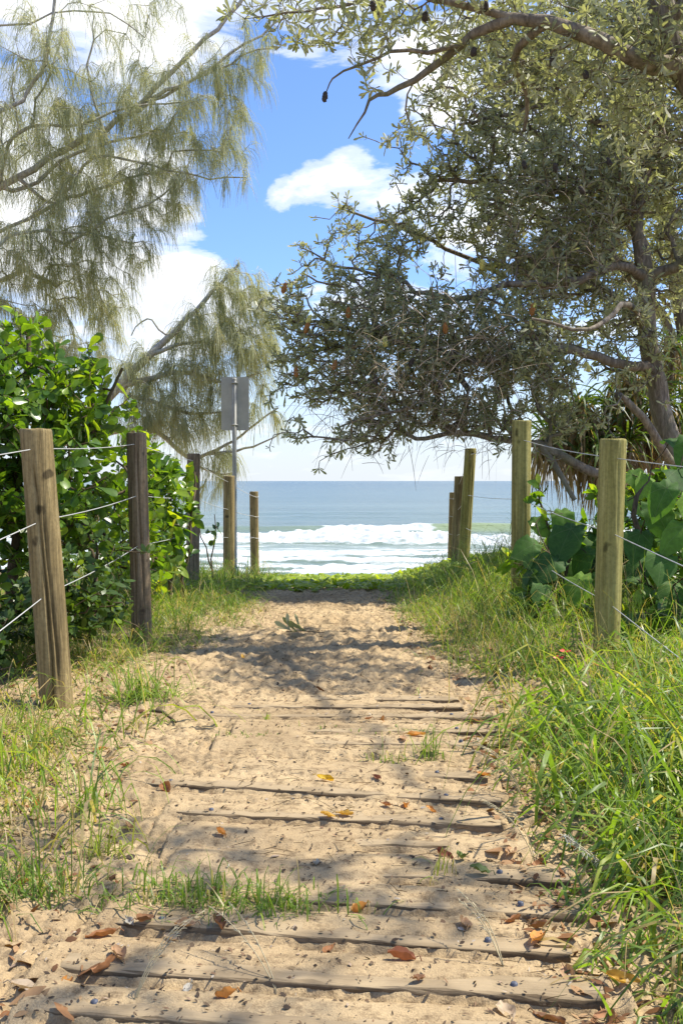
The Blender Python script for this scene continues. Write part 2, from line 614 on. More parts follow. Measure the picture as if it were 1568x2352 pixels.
def grid_mesh(xs, ys, zf):
    X, Y = np.meshgrid(xs, ys)
    Z = zf(X, Y)
    v = np.stack([X, Y, Z], -1).reshape(-1, 3)
    nx, ny = len(xs), len(ys)
    i = (np.arange(ny - 1)[:, None] * nx + np.arange(nx - 1)[None])
    f = np.stack([i, i + 1, i + nx + 1, i + nx], -1).reshape(-1, 4)
    return v, f


# ground sheet: fine near the path, coarse far away, dips below the path sand
xs = np.unique(np.concatenate([np.linspace(-4000, -60, 12), np.linspace(-60, -5, 24), np.linspace(-5, 5, 101), np.linspace(5, 60, 24), np.linspace(60, 4000, 12)]))
ys = np.unique(np.concatenate([np.linspace(-4000, -40, 8), np.linspace(-40, 0, 20), np.linspace(0, 20, 161), np.linspace(20, 46, 53), np.linspace(46, 140, 20)]))


def ground_z(X, Y):
    z = gz(X, Y) + 0.03 * NZ.fbm(X * 2.1, Y * 2.1, 4)
    inside = smooth(-1.75, -1.55, X) * (1 - smooth(0.95, 1.1, X)) * smooth(0.3, 0.6, Y) * (1 - smooth(9.2, 9.7, Y))
    return z - 0.09 * inside


gv, gf = grid_mesh(xs, ys, ground_z)
me = mesh_data('ground', gv, gf, M_GROUND, None, True)
me.materials.append(M_BEACH)
cy_ = gv[gf].mean(1)[:, 1]
me.polygons.foreach_set('material_index', (cy_ > 15.0).astype(np.int32))
ground = link('ground', me, kind='structure', label='sandy dune ground under the grass and shrubs')

# planks: (left px, left py, right px, right py, visible from px, visible to px)
PLANKS = [
    (85, 2318, 1300, 2415, 60, 1300), (128, 2226, 1392, 2296, 128, 1392), (262, 2122, 1310, 2190, 262, 1310),
    (330, 2046, 1372, 2100, 690, 1372), (420, 1990, 1310, 2022, 880, 1310), (420, 1925, 1180, 1948, 800, 1000),
    (405, 1866, 1150, 1898, 405, 1150), (318, 1798, 1150, 1842, 318, 1150), (560, 1762, 1120, 1786, 960, 1120),
    (520, 1704, 1165, 1708, 700, 1165), (560, 1676, 1150, 1678, 700, 1150), (432, 1640, 1132, 1646, 432, 1132),
    (520, 1621, 1062, 1625, 520, 1062), (700, 1607, 1052, 1607, 860, 1052)]


def on_ground(px, py, z=0.0):
    c, s = math.cos(PITCH), math.sin(PITCH)
    u, v = (px - CX) / F, (CY - py) / F
    k = (z - EYE) / (-s + v * c)
    return np.array([u * k, (c + v * s) * k, z])


PL = []
for a, b, c_, d_, e, g_ in PLANKS:
    p0, p1 = on_ground(a, b, 0.025), on_ground(c_, d_, 0.025)
    t0, t1 = (e - a) / (c_ - a), (g_ - a) / (c_ - a)
    PL.append((p0, p1, t0, t1))

PH = Noise2(11)
PTOP = 0.022
foot = []
for k in range(420):
    fx, fy = rng.uniform(-0.95, 0.5), rng.uniform(1.6, 8.6)
    foot.append((fx, fy, rng.uniform(-.5, .5), rng.uniform(.07, .12), rng.uniform(.035, .055), rng.uniform(.006, .015)))


def path_z(X, Y):
    z = 0.0 * X + gz(X, Y)
    z = z + 0.012 * PH.fbm(X * 3.2, Y * 3.2, 3) + 0.016 * PH.fbm(X * 17, Y * 17, 3, 0.65) + 0.014 * PH.fbm(X * 60, Y * 60, 2, .7)
    # footprints: a dent with a raised rim, softer and fewer on the planks
    for fx, fy, a, L, W, dp in foot:
        if fy < 4.0:
            dp = dp * 0.55
        ii = np.where(np.abs(Y[:, 0] - fy) < .3)[0]; jj = np.where(np.abs(X[0] - fx) < .3)[0]
        if len(ii) == 0 or len(jj) == 0:
            continue
        sl = np.s_[ii[0]:ii[-1] + 1, jj[0]:jj[-1] + 1]
        dx, dy = X[sl] - fx, Y[sl] - fy
        u = (dx * math.cos(a) + dy * math.sin(a)) / W; v = (-dx * math.sin(a) + dy * math.cos(a)) / L
        r = np.sqrt(u * u + v * v)
        z[sl] += -dp * np.exp(-(r ** 2) * 1.6) + 0.55 * dp * np.exp(-((r - 1.35) ** 2) * 7)
    # sand against the planks: lower in front, level behind, buried parts left under the sand
    for p0, p1, t0, t1 in PL:
        L2 = np.sum((p1 - p0)[:2] ** 2)
        t = ((X - p0[0]) * (p1 - p0)[0] + (Y - p0[1]) * (p1 - p0)[1]) / L2
        nx, ny = -(p1 - p0)[1] / math.sqrt(L2), (p1 - p0)[0] / math.sqrt(L2)
        dd = (X - p0[0]) * nx + (Y - p0[1]) * ny           # 0 at the front edge, + behind
        wob = 0.035 * PH.fbm(X * 6 + 5, Y * 6, 2)
        kk = 13.7 * p0[1]
        drift = smooth(.22, .40, PH.fbm(t * 5.0 + kk, 0 * t + kk, 2)) * (1 - smooth(.7, .85, t)) * .5     # sand blown over the edge
        vis = smooth(t0 - .03 + wob, t0 + .05 + wob, t) * (1 - smooth(t1 + .02, t1 + .06, t)) * (1 - drift)
        wid = 0.026 + 0.045 * smooth(.70, .92, t) * (PH(np.array([kk]), np.array([3.3]))[0] + .6) + 1.3 * wob
        near = smooth(-.13, -.05, dd) * (1 - smooth(.10, .16, dd)) * (t > -.05) * (t < 1.05)
        lvl = 0.016 + .35 * (z - gz(X, Y)) - .010 * smooth(.75, .95, t)
        z = z * (1 - near) + lvl * near
        on = vis * smooth(-0.010, 0.0, dd) * (1 - smooth(wid, wid + .02, dd))
        z = z * (1 - on) + np.minimum(z, PTOP - 0.003) * on
        fr = vis * smooth(-0.06, -0.02, dd) * (1 - smooth(-0.010, -0.003, dd))
        z = z * (1 - fr) + np.minimum(z, PTOP - .011 - .020 * smooth(-.024, -.012, dd) + wob * .2) * fr
        bk_ = vis * smooth(wid, wid + .02, dd) * (1 - smooth(.085, .13, dd)) * (t > -.02) * (t < 1.02)
        z = z * (1 - bk_) + np.maximum(z, PTOP + .004 + .25 * wob) * bk_
        bur = (1 - vis) * smooth(-0.05, 0.02, dd) * (1 - smooth(.08, .16, dd)) * (t > -.05) * (t < 1.05)
        z = z * (1 - bur) + np.maximum(z, PTOP + .008 + 0.4 * wob) * bur
    edge = smooth(-1.74, -1.45, X) * (1 - smooth(0.88, 1.08, X)) * smooth(.32, .6, Y) * (1 - smooth(8.9, 9.6, Y))
    return z - 0.13 * (1 - edge)


px_ = np.linspace(-1.74, 1.08, 360)
py_ = np.concatenate([np.linspace(0.32, 1.5, 20)[:-1], np.linspace(1.5, 4.6, 480)[:-1], np.linspace(4.6, 9.6, 240)])
pv, pf = grid_mesh(px_, py_, path_z)
path = mobj('sand_path', pv, pf, M_SAND, None, None, True, kind='structure', label='trodden pale sand path with footprints and half buried planks')


def sand_at(x, y):
    i = int(np.clip(np.searchsorted(py_, y), 1, len(py_) - 1)); j = int(np.clip(np.searchsorted(px_, x), 1, len(px_) - 1))
    return float(pv[i * len(px_) + j, 2])


SANDZ = pv[:, 2].reshape(len(py_), len(px_))


def sand_many(x, y):
    i = np.clip(np.searchsorted(py_, y), 1, len(py_) - 1); j = np.clip(np.searchsorted(px_, x), 1, len(px_) - 1)
    return SANDZ[i, j]


# planks with rounded, worn edges; each its own mesh with bolt heads
def plank_mesh(L, W, T, seed):
    r = np.random.default_rng(seed)
    nx = 26
    prof = [(-W / 2, -T), (-W / 2 + .0005, -.008), (-W / 2 + .002, -.002), (-W / 2 + .006, 0), (0, .0005), (W / 2 - .006, 0), (W / 2 - .002, -.002), (W / 2 - .0005, -.008), (W / 2, -T)]
    prof = np.array(prof)
    x = np.linspace(-L / 2, L / 2, nx)
    v = []
    for i, xx in enumerate(x):
        jit = r.normal(0, .0012, (len(prof), 2))
        sag = 0.003 * math.sin(xx * 2.3 + seed)
        e = 0.92 if i in (0, nx - 1) else 1.0
        for (a, b), (ja, jb) in zip(prof * [e, e], jit):
            v.append([xx + (r.normal(0, .004) if i in (0, nx - 1) else 0), a + ja, b + jb + sag])
    m = len(prof)
    f = [[i * m + k, i * m + k + 1, (i + 1) * m + k + 1, (i + 1) * m + k] for i in range(nx - 1) for k in range(m - 1)]
    f = [q[::-1] for q in f]
    for i in (0, nx - 1):
        for k in range(1, m // 2 + 1):
            f.append([i * m + k - 1, i * m + k, i * m + m - 1 - k, i * m + m - k] if k < m // 2 else [i * m + k - 1, i * m + k, i * m + k, i * m + m - k])
    f = [q for q in f if len(set(q)) == 4]
    return np.array(v), np.array(f)


bolt_v, bolt_f = tube(np.array([[0, 0, -.01], [0, 0, .003], [0, 0, .005]]), [.007, .007, .005], 8)
bolt_me = mesh_data('bolt', bolt_v, bolt_f, M_BOLT)
for k, (p0, p1, t0, t1) in enumerate(PL):
    d = p1 - p0
    L = float(np.linalg.norm(d)); a = math.atan2(d[1], d[0])
    W = 0.078
    nrm_ = np.array([-math.sin(a), math.cos(a), 0])
    c0 = (p0 + p1) / 2 + nrm_ * W / 2
    v, f = plank_mesh(L, W, 0.05, k + 1)
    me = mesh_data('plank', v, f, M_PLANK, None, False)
    o = bpy.data.objects.new('plank', me)
    COL.objects.link(o)
    o.parent = path
    o.location = (c0[0], c0[1], PTOP)
    o.rotation_euler = (rng.normal(0, .02), 0, a)
    for sx in (-L / 2 + 0.09, L / 2 - 0.16):
        t = sx / L + .5
        if t0 - .01 < t < t1 + .01:
            bo = bpy.data.objects.new('bolt', bolt_me)
            COL.objects.link(bo)
            bo.parent = o
            bo.location = (sx, 0.0, 0.001)

# ------------------------------------------------------------------ sea
def sea_material():
    m, t = new_mat('sea_water')
    o = t.n('ShaderNodeOutputMaterial')
    g = t.n('ShaderNodeNewGeometry')
    fo = t.n('ShaderNodeAttribute', attribute_name='foam')
    gr = t.n('ShaderNodeAttribute', attribute_name='green')
    mp = t.n('ShaderNodeMapping')
    mp.inputs['Scale'].default_value = (0.35, 1.0, 1.0)
    t.l(g.outputs['Position'], mp.inputs[0])
    n1 = t.noise(mp.outputs[0], 1.1, 7, 0.68, 0.4)
    fm = t.math('ADD', fo.outputs['Fac'], t.math('MULTIPLY', t.math('SUBTRACT', n1, 0.5), 2.0))
    fm = t.ramp(fm, [(0.34, 0.0), (0.70, 1.0)])
    p = t.n('ShaderNodeBsdfPrincipled')
    sepn = t.n('ShaderNodeSeparateXYZ')
    t.l(g.outputs['Position'], sepn.inputs[0])
    far = t.ramp(t.math('DIVIDE', sepn.outputs[1], 900.0), [(0.06, (0.125, 0.175, 0.155)), (0.25, (0.085, 0.135, 0.135)), (1.0, (0.05, 0.092, 0.10))])
    big = t.noise(mp.outputs[0], 0.06, 4, 0.6)
    far = t.mix(0.5, far, t.ramp(big, [(0.35, 0.75), (0.65, 1.2)]), 'MULTIPLY')
    wat = t.mix(gr.outputs['Fac'], far, (0.25, 0.31, 0.16))
    t.l(wat, p.inputs['Base Color'])
    p.inputs['Roughness'].default_value = 0.22
    p.inputs['IOR'].default_value = 1.33
    p.inputs['Specular IOR Level'].default_value = 0.32
    w1 = t.noise(mp.outputs[0], 0.55, 5, 0.6)
    w2 = t.noise(mp.outputs[0], 2.6, 4, 0.6)
    bp = t.n('ShaderNodeBump')
    bp.inputs['Strength'].default_value = 0.85
    bp.inputs['Distance'].default_value = 0.55
    t.l(t.math('ADD', w1, t.math('MULTIPLY', w2, 0.3)), bp.inputs['Height'])
    t.l(bp.outputs[0], p.inputs['Normal'])
    q = t.n('ShaderNodeBsdfPrincipled')
    n3 = t.noise(g.outputs['Position'], 3.5, 5, 0.65)
    t.l(t.ramp(n3, [(0.3, (0.36, 0.42, 0.42)), (0.62, (0.62, 0.64, 0.64))]), q.inputs['Base Color'])
    q.inputs['Roughness'].default_value = 0.8
    b2 = t.n('ShaderNodeBump')
    b2.inputs['Strength'].default_value = 0.5
    b2.inputs['Distance'].default_value = 0.12
    t.l(n3, b2.inputs['Height']); t.l(b2.outputs[0], q.inputs['Normal'])
    mx = t.n('ShaderNodeMixShader')
    t.l(fm, mx.inputs[0]); t.l(p.outputs[0], mx.inputs[1]); t.l(q.outputs[0], mx.inputs[2])
    t.l(mx.outputs[0], o.inputs[0])
    return m


M_SEA = sea_material()
xs = np.unique(np.concatenate([np.linspace(-6000, -70, 14), np.linspace(-70, -26, 45), np.linspace(-26, 36, 260), np.linspace(36, 80, 45), np.linspace(80, 6000, 14)]))
ys = np.unique(np.concatenate([np.linspace(41.0, 54, 70), np.linspace(54, 84, 230), np.linspace(84, 130, 60), np.geomspace(130, 12000, 60)]))
X, Y = np.meshgrid(xs, ys)
WN = Noise2(21)
swell = 0.14 * np.sin(Y * 0.42 + 1.4 * WN.fbm(X * .03, Y * .03, 2)) * smooth(80, 110, Y) * (1 - smooth(180, 320, Y))
Z = SEA_Z + swell + 0.06 * WN.fbm(X * .25, Y * .5, 3) * smooth(44, 60, Y) * (1 - smooth(200, 400, Y))
foam = np.zeros_like(X); green = np.zeros_like(X)
# breaking wave, outer bar: glassy green face with a white tumbling section
yc = 79.0 + 2.0 * WN.fbm(X * .07, 0 * X, 3)
hgt = 0.70 * (0.70 + 0.5 * WN.fbm(X * .09 + 40, 0 * X, 2)) * smooth(-32, -8, X) * (1 - smooth(14, 28, X))
s = Y - yc
face = np.where(s < 0, np.exp(-(s / 1.1) ** 2), np.exp(-(s / 4.5) ** 2))
Z += hgt * face
brk = smooth(-2.5, -0.2, X + 0.5 * WN.fbm(X * .8, Y * .8, 2)) * (1 - smooth(6.4, 7.8, X)) * 1.0 + smooth(17, 18.5, X) * (1 - smooth(24, 26, X))
onf = np.exp(-((s + 0.9) / 1.5) ** 2) * (s < 1.0)
foam = np.maximum(foam, 1.25 * brk * onf)
Z += brk * onf * (0.34 * WN.fbm(X * 1.3, Y * 1.3, 4, .55) + 0.08)
green = np.maximum(green, np.exp(-((s + 0.6) / 1.6) ** 2) * smooth(0.2, 0.7, hgt) * 0.95)
foam = np.maximum(foam, 0.40 * np.exp(-((s + 4.5) / 2.2) ** 2) * smooth(-12, -4, X))
# second line, fully broken
yc = 64.0 + 2.2 * WN.fbm(X * .06 + 9, 0 * X, 3)
hgt = 0.62 * (0.8 + 0.9 * WN.fbm(X * .11 + 70, 0 * X, 2))
s = Y - yc
Z += hgt * np.where(s < 0, np.exp(-(s / 0.9) ** 2), np.exp(-(s / 3.0) ** 2))
onf = np.where(s < 0, np.exp(-(s / 2.1) ** 2), np.exp(-(s / 1.1) ** 2))
foam = np.maximum(foam, 1.0 * onf)
Z += onf * 0.40 * WN.fbm(X * 1.7 + 3, Y * 1.7, 4, .6)
green = np.maximum(green, 0.25 * np.exp(-(s / 3.0) ** 2))
# wash lines close to the sand
for y0, hh, wd, am in ((53.0, 0.22, 1.6, .95), (49.0, .20, 1.2, .95), (45.0, 0.16, 1.0, 1.0), (43.0, .07, .8, 1.0)):
    yc = y0 + 1.6 * WN.fbm(X * .10 + y0, 0 * X, 3)
    s = Y - yc
    b = np.exp(-(s / wd) ** 2)
    Z += hh * b + b * 0.18 * WN.fbm(X * 2 + y0, Y * 2, 3, .6)
    foam = np.maximum(foam, am * b)
foam = np.maximum(foam, 0.42 * (1 - smooth(60, 67, Y)) * (1 - .15 * smooth(-.1, .2, WN.fbm(X * .12, Y * .3, 2))))
green = np.maximum(green, 0.2 * (1 - smooth(50, 95, Y)))
v = np.stack([X, Y, Z], -1).reshape(-1, 3)
nx, ny = len(xs), len(ys)
i = (np.arange(ny - 1)[:, None] * nx + np.arange(nx - 1)[None])
f = np.stack([i, i + 1, i + nx + 1, i + nx], -1).reshape(-1, 4)
sea = mobj('sea', v, f, M_SEA, None, {'foam': foam.ravel(), 'green': green.ravel()}, True, kind='structure', label='blue green sea with white breaking waves')
# sand bed under the sea, to the horizon
bv, bf = grid_mesh(np.linspace(-6000, 6000, 5), np.array([100, 400, 3000, 12500.]), lambda X, Y: 0 * X - 7.0)
mobj('sea_bed', bv, bf, M_BEACH, None, None, False, kind='structure', label='sand sea bed under the water')

# ------------------------------------------------------------------ fences


def post_mesh(base, top, r, seed, crack=None, mat=None):
    """weathered round pole from base to top, local origin at base"""
    rg = np.random.default_rng(seed)
    n, m = 84, 44
    an = np.linspace(0, 2 * np.pi, n, endpoint=False)
    H = np.linalg.norm(top - base)
    ts = np.concatenate([np.linspace(0, .985, m - 4), [.992, .997, 1.0, 1.0]])
    pn = Noise2(seed)
    v = []
    lean = (top - base)
    for i, t in enumerate(ts):
        rr = r * (1.0 + 0.03 * (1 - t)) * (1 + 0.05 * pn.fbm(3 * np.cos(an) + 9, 3 * np.sin(an) + t * 2.2 + 9, 2) + .03 * pn(np.cos(an) * 9 + 20, np.sin(an) * 9 + t * 1.5 + 20))
        if crack is not None:
            for ca, t0, t1, dp in crack:
                aa = np.angle(np.exp(1j * (an - ca - 0.12 * math.sin(t * 7 + ca) - .10 * pn(t * 9 + np.zeros(1), np.zeros(1))[0])))
                w_ = (t > t0) * (t < t1) * min(1, (t - t0) * 12) * min(1, (t1 - t) * 12)
                rr = rr - r * dp * max(w_, 0) * np.exp(-(aa / .075) ** 2)
        if i == m - 3:
            rr = rr * .985
        if i == m - 2:
            rr = rr * .95
        if i == m - 1:
            rr = rr * .05
        c = lean * t
        zo = 0.006 * pn(np.cos(an) * 2 + 5, np.sin(an) * 2 + 5) if i >= m - 4 else 0
        v.append(np.stack([c[0] + rr * np.cos(an), c[1] + rr * np.sin(an), c[2] + zo + 0 * an], -1))
    v = np.vstack(v)
    i = np.arange(m - 1)[:, None] * n + np.arange(n)[None]
    j = np.arange(m - 1)[:, None] * n + (np.arange(n)[None] + 1) % n
    f = np.stack([i, j, j + n, i + n], -1).reshape(-1, 4)
    me = mesh_data('post', v, f, mat, None, True)
    return me


M_POST_TAN = wood_mat('post_tan', (0.095, 0.068, 0.028), (0.245, 0.183, 0.08), (0.40, 0.315, 0.155), (0.07, 0.05, 0.024), 30, 1.2, 'Z', .7)
M_POST_BROWN = wood_mat('post_brown', (0.08, 0.055, 0.032), (0.22, 0.16, 0.092), (0.38, 0.30, 0.19), (0.06, 0.042, 0.026), 30, 1.0, 'Z', .8)
M_POST_GREEN = wood_mat('post_green', (0.14, 0.12, 0.03), (0.29, 0.255, 0.075), (0.45, 0.40, 0.15), (0.10, 0.09, 0.03), 26, 0.8, 'Z', .75)

LEFT = [  # base px, base py, top px, top py, distance, radius, wire heights, material, cracks, label
    (None, (-1.52, 1.9, -.2), (-1.56, 1.9, 1.0), .07, (.88, .47, .02), M_POST_TAN, None, 'tan post nearest the camera, outside the picture'),
    (4.14, (132, 1640), (83, 986), None, .066, (1.084, .785, .48), M_POST_TAN, [(-1.45, .0, .93, .34), (-1.15, .25, .8, .22), (-2.3, .5, .99, .12)], 'leaning tan post with long vertical cracks'),
    (5.85, (326, 1460), (313, 994), None, .057, (1.165, .863, .57), M_POST_BROWN, [(-1.2, .3, .99, .22), (-2.0, .1, .6, .15)], 'dark brown weathered post'),
    (9.0, (442, 1362), (445, 1042), None, .059, (1.13, .80, .486), M_POST_BROWN, [(-1.3, .0, .6, .2)], 'brown post half hidden by the shrub'),
    (11.0, (526, 1352), (526, 1093), None, .062, (.93, .63, .32), M_POST_TAN, None, 'brown post in front of the sign pole'),
    (14.0, (586, 1345), (583, 1129), None, .060, (.73, .45, .15), M_POST_TAN, None, 'last tan post with wires looped round it'),
]
RIGHT = [
    (None, (1.55, 2.6, -.2), (1.57, 2.6, 1.05), .07, (.93, .45, .0), M_POST_GREEN, None, 'greenish post nearest the camera, outside the picture'),
    (4.8, (1388, 1585), (1407, 1009), None, .062, (1.06, .70, .36), M_POST_GREEN, [(-1.2, .6, .99, .12), (-2.0, .05, .5, .1)], 'greenish yellow post nearest the right verge'),
    (6.5, (1194, 1375), (1197, 966), None, .060, (1.217, .83, .50), M_POST_GREEN, [(-1.9, .0, .35, .2)], 'tall green tinged post beside the large leaved plant'),
    (10.3, (1060, 1340), (1080, 1030), None, .059, (1.22, .80, .46), M_POST_GREEN, [(-1.0, .3, .9, .2)], 'mossy post leaning to the right'),
    (12.5, (1044, 1330), (1054, 1094), None, .058, (.90, .58, .26), M_POST_TAN, [(-.9, .2, .95, .3)], 'tan post just behind the mossy one'),
    (14.6, (1035, 1330), (1040, 1131), None, .055, (.68, .42, .16), M_POST_TAN, None, 'farthest post with wires looped round it'),
]


def make_fence(rows, label):
    root = empty('post_and_wire_fence', (np.sign(rows[1][1][0] - CX) * 1.25, 4, 0), label=label, cat='fence')
    pts = []
    for k, row in enumerate(rows):
        if row[0] is None:
            base, top, r, wh, mat, crack, lab = np.array(row[1]), np.array(row[2]), row[3], row[4], row[5], row[6], row[7]
        else:
            d, (bx_, by_), (tx_, ty_), _, r, wh, mat, crack, lab = row
            base, top = at(bx_, by_, d), at(tx_, ty_, d)
            zg = float(gz(base[0], base[1])) - 0.25
            tt = (zg - top[2]) / (base[2] - top[2])
            base = top + (base - top) * tt
        me = post_mesh(base, top, r, 50 + k, crack, mat)
        o = bpy.data.objects.new('post', me)
        COL.objects.link(o)
        o.parent = root
        o.location = Vector(base) - root.location
        o['label'] = lab
        pts.append((base, top, r, wh))
    for wi in range(3):
        P = []
        for base, top, r, wh in pts:
            t = (wh[wi] - base[2]) / (top[2] - base[2])
            P.append(base + (top - base) * t)
        for a, b in zip(P[:-1], P[1:]):
            s = np.linspace(0, 1, 9)
            q = a + (b - a) * s[:, None]
            q[:, 2] -= 0.012 * np.sin(np.pi * s)
            rad = 0.0026 if a[1] > 5 else 0.0023
            v, f = tube(q, rad, 6)
            mobj('wire', v, f, M_WIRE, root, None, True)
        # loops round the last post
        b_, t_, r_, wh = pts[-1]
        an = np.linspace(0, 2 * np.pi, 25)
        c = P[-1]
        v, f = tube(np.stack([c[0] + (r_ + .004) * np.cos(an), c[1] + (r_ + .004) * np.sin(an), c[2] + .01 * np.sin(an * 2)], -1), .0032, 5, False)
        mobj('wire_loop', v, f, M_WIRE, root, None, True)
    return root


make_fence(LEFT, 'post and wire fence along the left side of the path by the shrubs')
make_fence(RIGHT, 'post and wire fence along the right side of the path by the banksia')

# ------------------------------------------------------------------ sign seen from behind
SD = 11.6
b0 = at(540, 1330, SD); zg = float(gz(b0[0], b0[1]))
ptop = at(538, 872, SD)
sg = empty('road_sign', (ptop[0], SD, zg), label='blank grey back of a rectangular sign on a thin steel pole', cat='sign')
v, f = tube(np.array([[ptop[0], SD, zg - .2], [ptop[0], SD, 1.2], [ptop[0], SD, ptop[2]]]), .026, 14)
pole_o = mobj('pole', v, f, M_STEEL, sg, None, True)
v, f = tube(np.array([[ptop[0], SD, ptop[2]], [ptop[0], SD, ptop[2] + .012], [ptop[0], SD, ptop[2] + .02]]), [.030, .030, .02], 14)
mobj('pole_cap', v, f, M_STEEL, pole_o, None, True)


def rounded_plate(x0, x1, z0, z1, y, th, r):
    pts = []
    for cx_, cz_, a0 in ((x1 - r, z1 - r, 0), (x0 + r, z1 - r, 90), (x0 + r, z0 + r, 180), (x1 - r, z0 + r, 270)):
        for k in range(7):
            a = R(a0 + 15 * k)
            pts.append((cx_ + r * math.cos(a), cz_ + r * math.sin(a)))
    n = len(pts)
    import bmesh
    bm = bmesh.new()
    A = [bm.verts.new((x, y, z)) for x, z in pts]
    B = [bm.verts.new((x, y + th, z)) for x, z in pts]
    bm.faces.new(A); bm.faces.new(B[::-1])
    for k in range(n):
        bm.faces.new((A[k], B[k], B[(k + 1) % n], A[(k + 1) % n]))
    bmesh.ops.recalc_face_normals(bm, faces=bm.faces)
    return bm


pa, pb = at(507, 865, SD), at(571.5, 988, SD)
bm = rounded_plate(pa[0], pb[0], pb[2], pa[2], SD + .034, .004, .02)
me = bpy.data.meshes.new('sign_panel'); bm.to_mesh(me); bm.free(); me.materials.append(M_SIGN)
link('sign_panel', me, sg)
for py in (880, 976):
    c = at(538, py, SD)
    an = np.linspace(np.pi, 2 * np.pi, 13)
    q = np.stack([ptop[0] + .031 * np.cos(an), SD + .031 * np.sin(an), c[2] + 0 * an], -1)
    q = np.vstack([[ptop[0] - .031, SD + .034, c[2]], q, [ptop[0] + .031, SD + .034, c[2]]])
    v, f = tube(q, .009, 6)
    mobj('clamp', v, f, M_STEEL, sg, None, True)

# ------------------------------------------------------------------ trees: branching grown from limbs to leaf clusters


class Tree:
    def __init__(self):
        self.p, self.par, self.r, self.len = [], [], [], []

    def limb(self, pts, r0, r1, start=None, step=0.15, wob=0.02):
        """hand-placed limb; start = node index it leaves from"""
        pts = [np.asarray(q, float) for q in pts]
        if start is not None:
            pts = [self.p[start]] + pts
        P = np.array(pts)
        # Catmull-Rom
        Q = np.vstack([2 * P[0] - P[1], P, 2 * P[-1] - P[-2]])
        out_ = []
        for i in range(1, len(Q) - 2):
            n = max(2, int(np.linalg.norm(Q[i + 1] - Q[i]) / step))
            for k in range(n):
                t = k / n
                out_.append(0.5 * (2 * Q[i] + (Q[i + 1] - Q[i - 1]) * t + (2 * Q[i - 1] - 5 * Q[i] + 4 * Q[i + 1] - Q[i + 2]) * t * t + (-Q[i - 1] + 3 * Q[i] - 3 * Q[i + 1] + Q[i + 2]) * t ** 3))
        out_.append(P[-1])
        ids = []
        prev = start if start is not None else -1
        for k, q in enumerate(out_):
            if start is not None and k == 0:
                continue
            t = k / (len(out_) - 1)
            self.p.append(q + rng.normal(0, wob, 3) * min(1, k))
            self.par.append(prev)
            self.r.append(r0 + (r1 - r0) * t)
            self.len.append(0 if prev < 0 else self.len[prev] + np.linalg.norm(q - self.p[prev]))
            prev = len(self.p) - 1
            ids.append(prev)
        return ids

    def nearest(self, q):
        P = np.array(self.p)
        return int(np.argmin(np.sum((P - q) ** 2, 1)))

    def grow(self, att, bf=0.25, step=0.14, wob=0.018, sag=0.0, first=0):
        n0 = len(self.p)
        cap = n0 + len(att) * 14 + 100
        P = np.zeros((cap, 3), np.float32); P[:n0] = self.p
        Ln = np.zeros(cap, np.float32); Ln[:n0] = self.len
        par = np.full(cap, -1, np.int64); par[:n0] = self.par
        n = n0
        dmin = np.min(np.sum((att[:, None] - P[None, first:n0:3]) ** 2, -1), 1)
        tips, tdir = [], []
        for a in np.argsort(dmin):
            q = att[a]
            d = np.sqrt(np.sum((P[first:n] - q) ** 2, 1))
            b = first + int(np.argmin(d + bf * Ln[first:n]))
            p0 = P[b].astype(float)
            pd = p0 - P[par[b]] if par[b] >= 0 else np.array([0, 0, 1.0])
            pd = pd / (np.linalg.norm(pd) + 1e-6)
            D_ = np.linalg.norm(q - p0)
            if D_ < 0.02:
                continue
            ctrl = p0 + pd * D_ * 0.30 + (q - p0) * 0.25 + rng.normal(0, .08 * D_, 3) + np.array([0, 0, sag * D_])
            m = int(np.clip(round(D_ / step), 2, 13))
            prev = b
            for k in range(1, m + 1):
                t = k / m
                x = p0 * (1 - t) ** 2 + 2 * ctrl * t * (1 - t) + q * t * t
                if k < m:
                    x = x + rng.normal(0, wob, 3)
                P[n] = x; par[n] = prev
                Ln[n] = Ln[prev] + np.linalg.norm(P[n] - P[prev])
                prev = n; n += 1
                if n >= cap:
                    break
            tips.append(prev)
            dd = P[prev] - P[par[prev]]
            tdir.append(dd / (np.linalg.norm(dd) + 1e-6))
            if n >= cap - 15:
                break
        self.p = [P[i].astype(float) for i in range(n)]
        self.par = list(par[:n]); self.len = list(Ln[:n])
        self.r = self.r + [0.0] * (n - n0)
        return np.array([self.p[t] for t in tips]), np.array(tdir), np.array(tips)

    def mesh(self, tip=0.0025, expo=2.4, rmax=0.05):
        n = len(self.p)
        acc = np.zeros(n); kids = [[] for _ in range(n)]
        for i in range(n - 1, -1, -1):
            if not kids[i]:
                acc[i] = tip ** expo
            if self.par[i] >= 0:
                acc[self.par[i]] += acc[i]; kids[self.par[i]].append(i)
        rad = np.minimum(acc ** (1 / expo), rmax)
        rad = np.where(np.array(self.r) > 0, np.maximum(np.array(self.r), np.minimum(rad, 0.02)), rad)
        self.rad = rad
        parts = []
        starts = [i for i in range(n) if self.par[i] < 0]
        stack = [(None, s) for s in starts]
        while stack:
            b, s = stack.pop()
            ch = ([b] if b is not None else []) + [s]
            cur = s
            while kids[cur]:
                ks = sorted(kids[cur], key=lambda k: -rad[k])
                for o in ks[1:]:
                    stack.append((cur, o))
                cur = ks[0]
                ch.append(cur)
            if len(ch) < 2:
                continue
            rr = rad[ch].copy()
            if b is not None:
                rr[0] = min(rr[0], rr[1] * 1.25)
            mx = rr.max()
            ns = 3 if mx < .006 else (4 if mx < .012 else (6 if mx < .03 else 10))
            v, f = tube(np.array([self.p[k] for k in ch]), rr, ns, False)
            parts.append((v, f))
        v, f, _ = join(parts)
        return v, f


